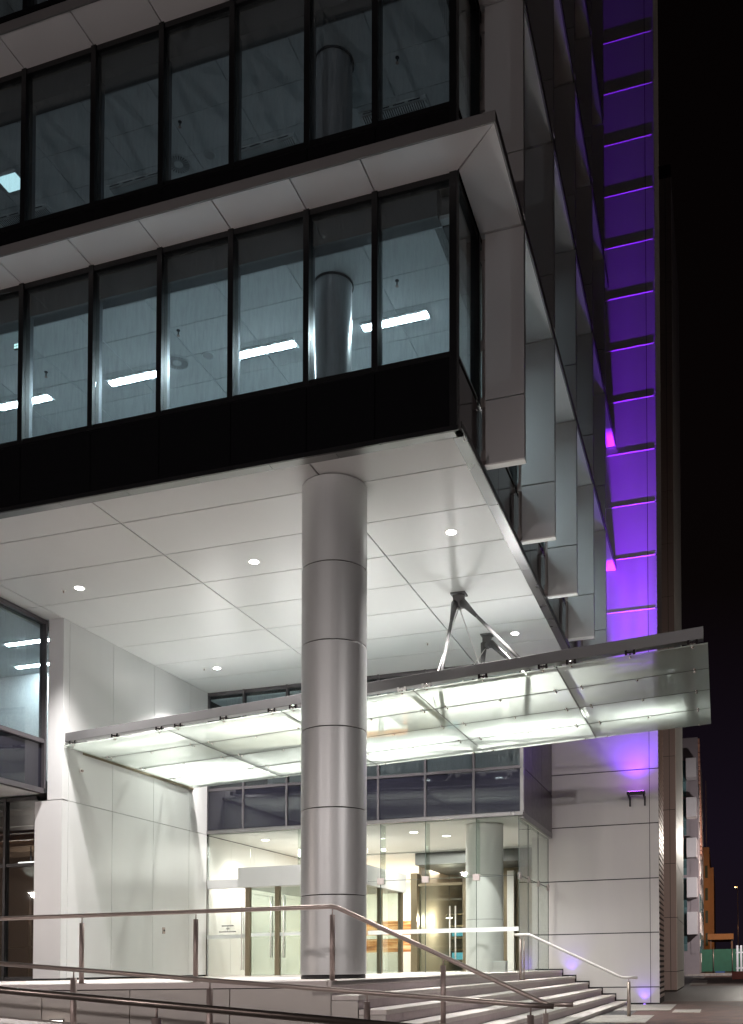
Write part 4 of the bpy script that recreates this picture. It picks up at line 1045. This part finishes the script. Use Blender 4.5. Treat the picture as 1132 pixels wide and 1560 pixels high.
def street_lamp(u, v, zt, lab, power, col, aim, mat='E_street', size=R(150)):
    t = thing('street_lamp', lab, 'street lamp', (u, v, ZG), 'street lamps')
    m = MB(); m.tube((u, v, ZG), (u, v, zt - 0.1), 0.09, 12, r1=0.05); m.build('pole', M['steel'], t)
    d = Vector((aim[0] - u, aim[1] - v, 0)).normalized()
    m = MB(); m.tube((u, v, zt - 0.12), (u + d.x * 0.9, v + d.y * 0.9, zt + 0.04), 0.04, 8); m.build('arm', M['steel'], t)
    a = (u + d.x * 0.9, v + d.y * 0.9)
    m = MB(); m.box(a[0] - 0.3, a[0] + 0.3, a[1] - 0.16, a[1] + 0.16, zt, zt + 0.12); m.build('head', M['beam'], t, bevel=0.03)
    m = MB(); m.box(a[0] - 0.24, a[0] + 0.24, a[1] - 0.12, a[1] + 0.12, zt - 0.02, zt - 0.001); m.build('lens', M[mat], t)
    if power: lamp('street_glow', 'SPOT', (a[0], a[1], zt - 0.08), power, col, aim=aim, spot_size=size, spot_blend=0.9, shadow_soft_size=0.15)
street_lamp(-16.0, -8.0, 6.0, 'street lamp across the road, far left of the viewer', 2600, (1.0, 0.90, 0.88), (-9, 16, 6))
street_lamp(-5.5, -11.0, 6.0, 'street lamp across the road, behind the viewer to the left', 3200, (1.0, 0.90, 0.88), (-7, 16, 6))
street_lamp(9.0, 3.0, 6.0, 'street lamp across the road, to the right of the viewer', 5200, (1.0, 0.93, 0.91), (-3.5, 31, -1.5), 'E_street', R(75))  # unseen lamp added as fill for the tower foot, steps and pavement
street_lamp(5.0, -14.0, 6.0, 'street lamp across the road, far behind the viewer', 1300, (1.0, 0.88, 0.85), (-4, 20, 8))  # unseen lamp added as weak ambient fill on the fins
street_lamp(6.5, 30.0, 5.0, 'street lamp on the far kerb lighting the set-back wing', 2600, (1.0, 0.68, 0.52), (-2, 46, 6))
street_lamp(-32.4, -0.5, 3.9, 'short street lamp to the far left, mirrored in the shopfront', 2500, (1.0, 0.85, 0.78), (-20, 10, 0))
street_lamp(3.5, 135, 7.0, 'sodium street lamp at the far end of the street by the awning', 3800, (1.0, 0.42, 0.12), (-2, 150, 3), 'E_orange')
street_lamp(2.5, 163, 12.0, 'tall sodium lamp facing the far orange building', 2600, (1.0, 0.40, 0.10), (-3, 182, 8), 'E_orange')
street_lamp(6.5, 101, 11.0, 'tall street lamp warming the flank of the distant apartment block', 7500, (1.0, 0.78, 0.66), (-2.2, 106, 10))  # out-of-frame lamp added to brighten the apartment flank
street_lamp(3.2, 66, 8.0, 'street lamp beside the pavement beyond the purple lit tower', 3500, (1.0, 0.93, 0.84), (-2, 58, 8))
street_lamp(5.0, 84, 9.0, 'street lamp facing the distant balcony boxes', 9000, (1.0, 0.90, 0.88), (-3, 100, 8))  # unseen lamp added so the far block shows up

# ================================================================ WORLD, CAMERA, RENDER
w = bpy.data.worlds.new('World'); scene.world = w; w.use_nodes = True
nt = w.node_tree; N = nt.nodes; L = nt.links; N.clear()
out = N.new('ShaderNodeOutputWorld'); bg = N.new('ShaderNodeBackground')
tc = N.new('ShaderNodeTexCoord'); sp = N.new('ShaderNodeSeparateXYZ'); L.new(tc.outputs['Generated'], sp.inputs[0])
cr = N.new('ShaderNodeValToRGB'); L.new(sp.outputs['Z'], cr.inputs[0])
e = cr.color_ramp.elements
e[0].position = 0.0; e[0].color = (0.0075, 0.0052, 0.0085, 1); e[1].position = 0.75; e[1].color = (0.0010, 0.0006, 0.0006, 1)
k = e.new(0.12); k.color = (0.0065, 0.0042, 0.0085, 1); k = e.new(0.35); k.color = (0.0022, 0.0013, 0.0013, 1)
L.new(cr.outputs[0], bg.inputs[0]); bg.inputs[1].default_value = 1.0
L.new(bg.outputs[0], out.inputs['Surface'])

f_, CX, CYP, TH = 1488.0, 650.0, 1466 - 1488 * math.tan(math.atan(1488 / 50000)), math.atan(1488 / 50000)
cam = bpy.data.cameras.new('camera'); co = bpy.data.objects.new('camera', cam); C.objects.link(co)
co.location = (0, 0, EYE); co.rotation_euler = (math.pi / 2 + TH, 0, 0)
cam.sensor_fit = 'VERTICAL'; cam.sensor_height = 36.0; cam.sensor_width = 36.0
cam.lens = f_ / 1560 * 36
cam.shift_x = (566 - CX) / 1560; cam.shift_y = (CYP - 780) / 1560
cam.clip_end = 2000; cam.clip_start = 0.05
scene.camera = co
scene.view_settings.view_transform = 'Standard'; scene.view_settings.look = 'None'
scene.view_settings.exposure = 0.15; scene.view_settings.gamma = 1
cy = scene.cycles
cy.use_denoising = True
try: cy.denoiser = 'OPENIMAGEDENOISE'
except Exception: pass
cy.max_bounces = 10; cy.diffuse_bounces = 4; cy.glossy_bounces = 4; cy.transmission_bounces = 6; cy.transparent_max_bounces = 24
cy.sample_clamp_indirect = 6.0; cy.caustics_reflective = False; cy.caustics_refractive = False
cy.use_light_tree = True
for o in bpy.data.objects:
    if '_o' in o: del o['_o']
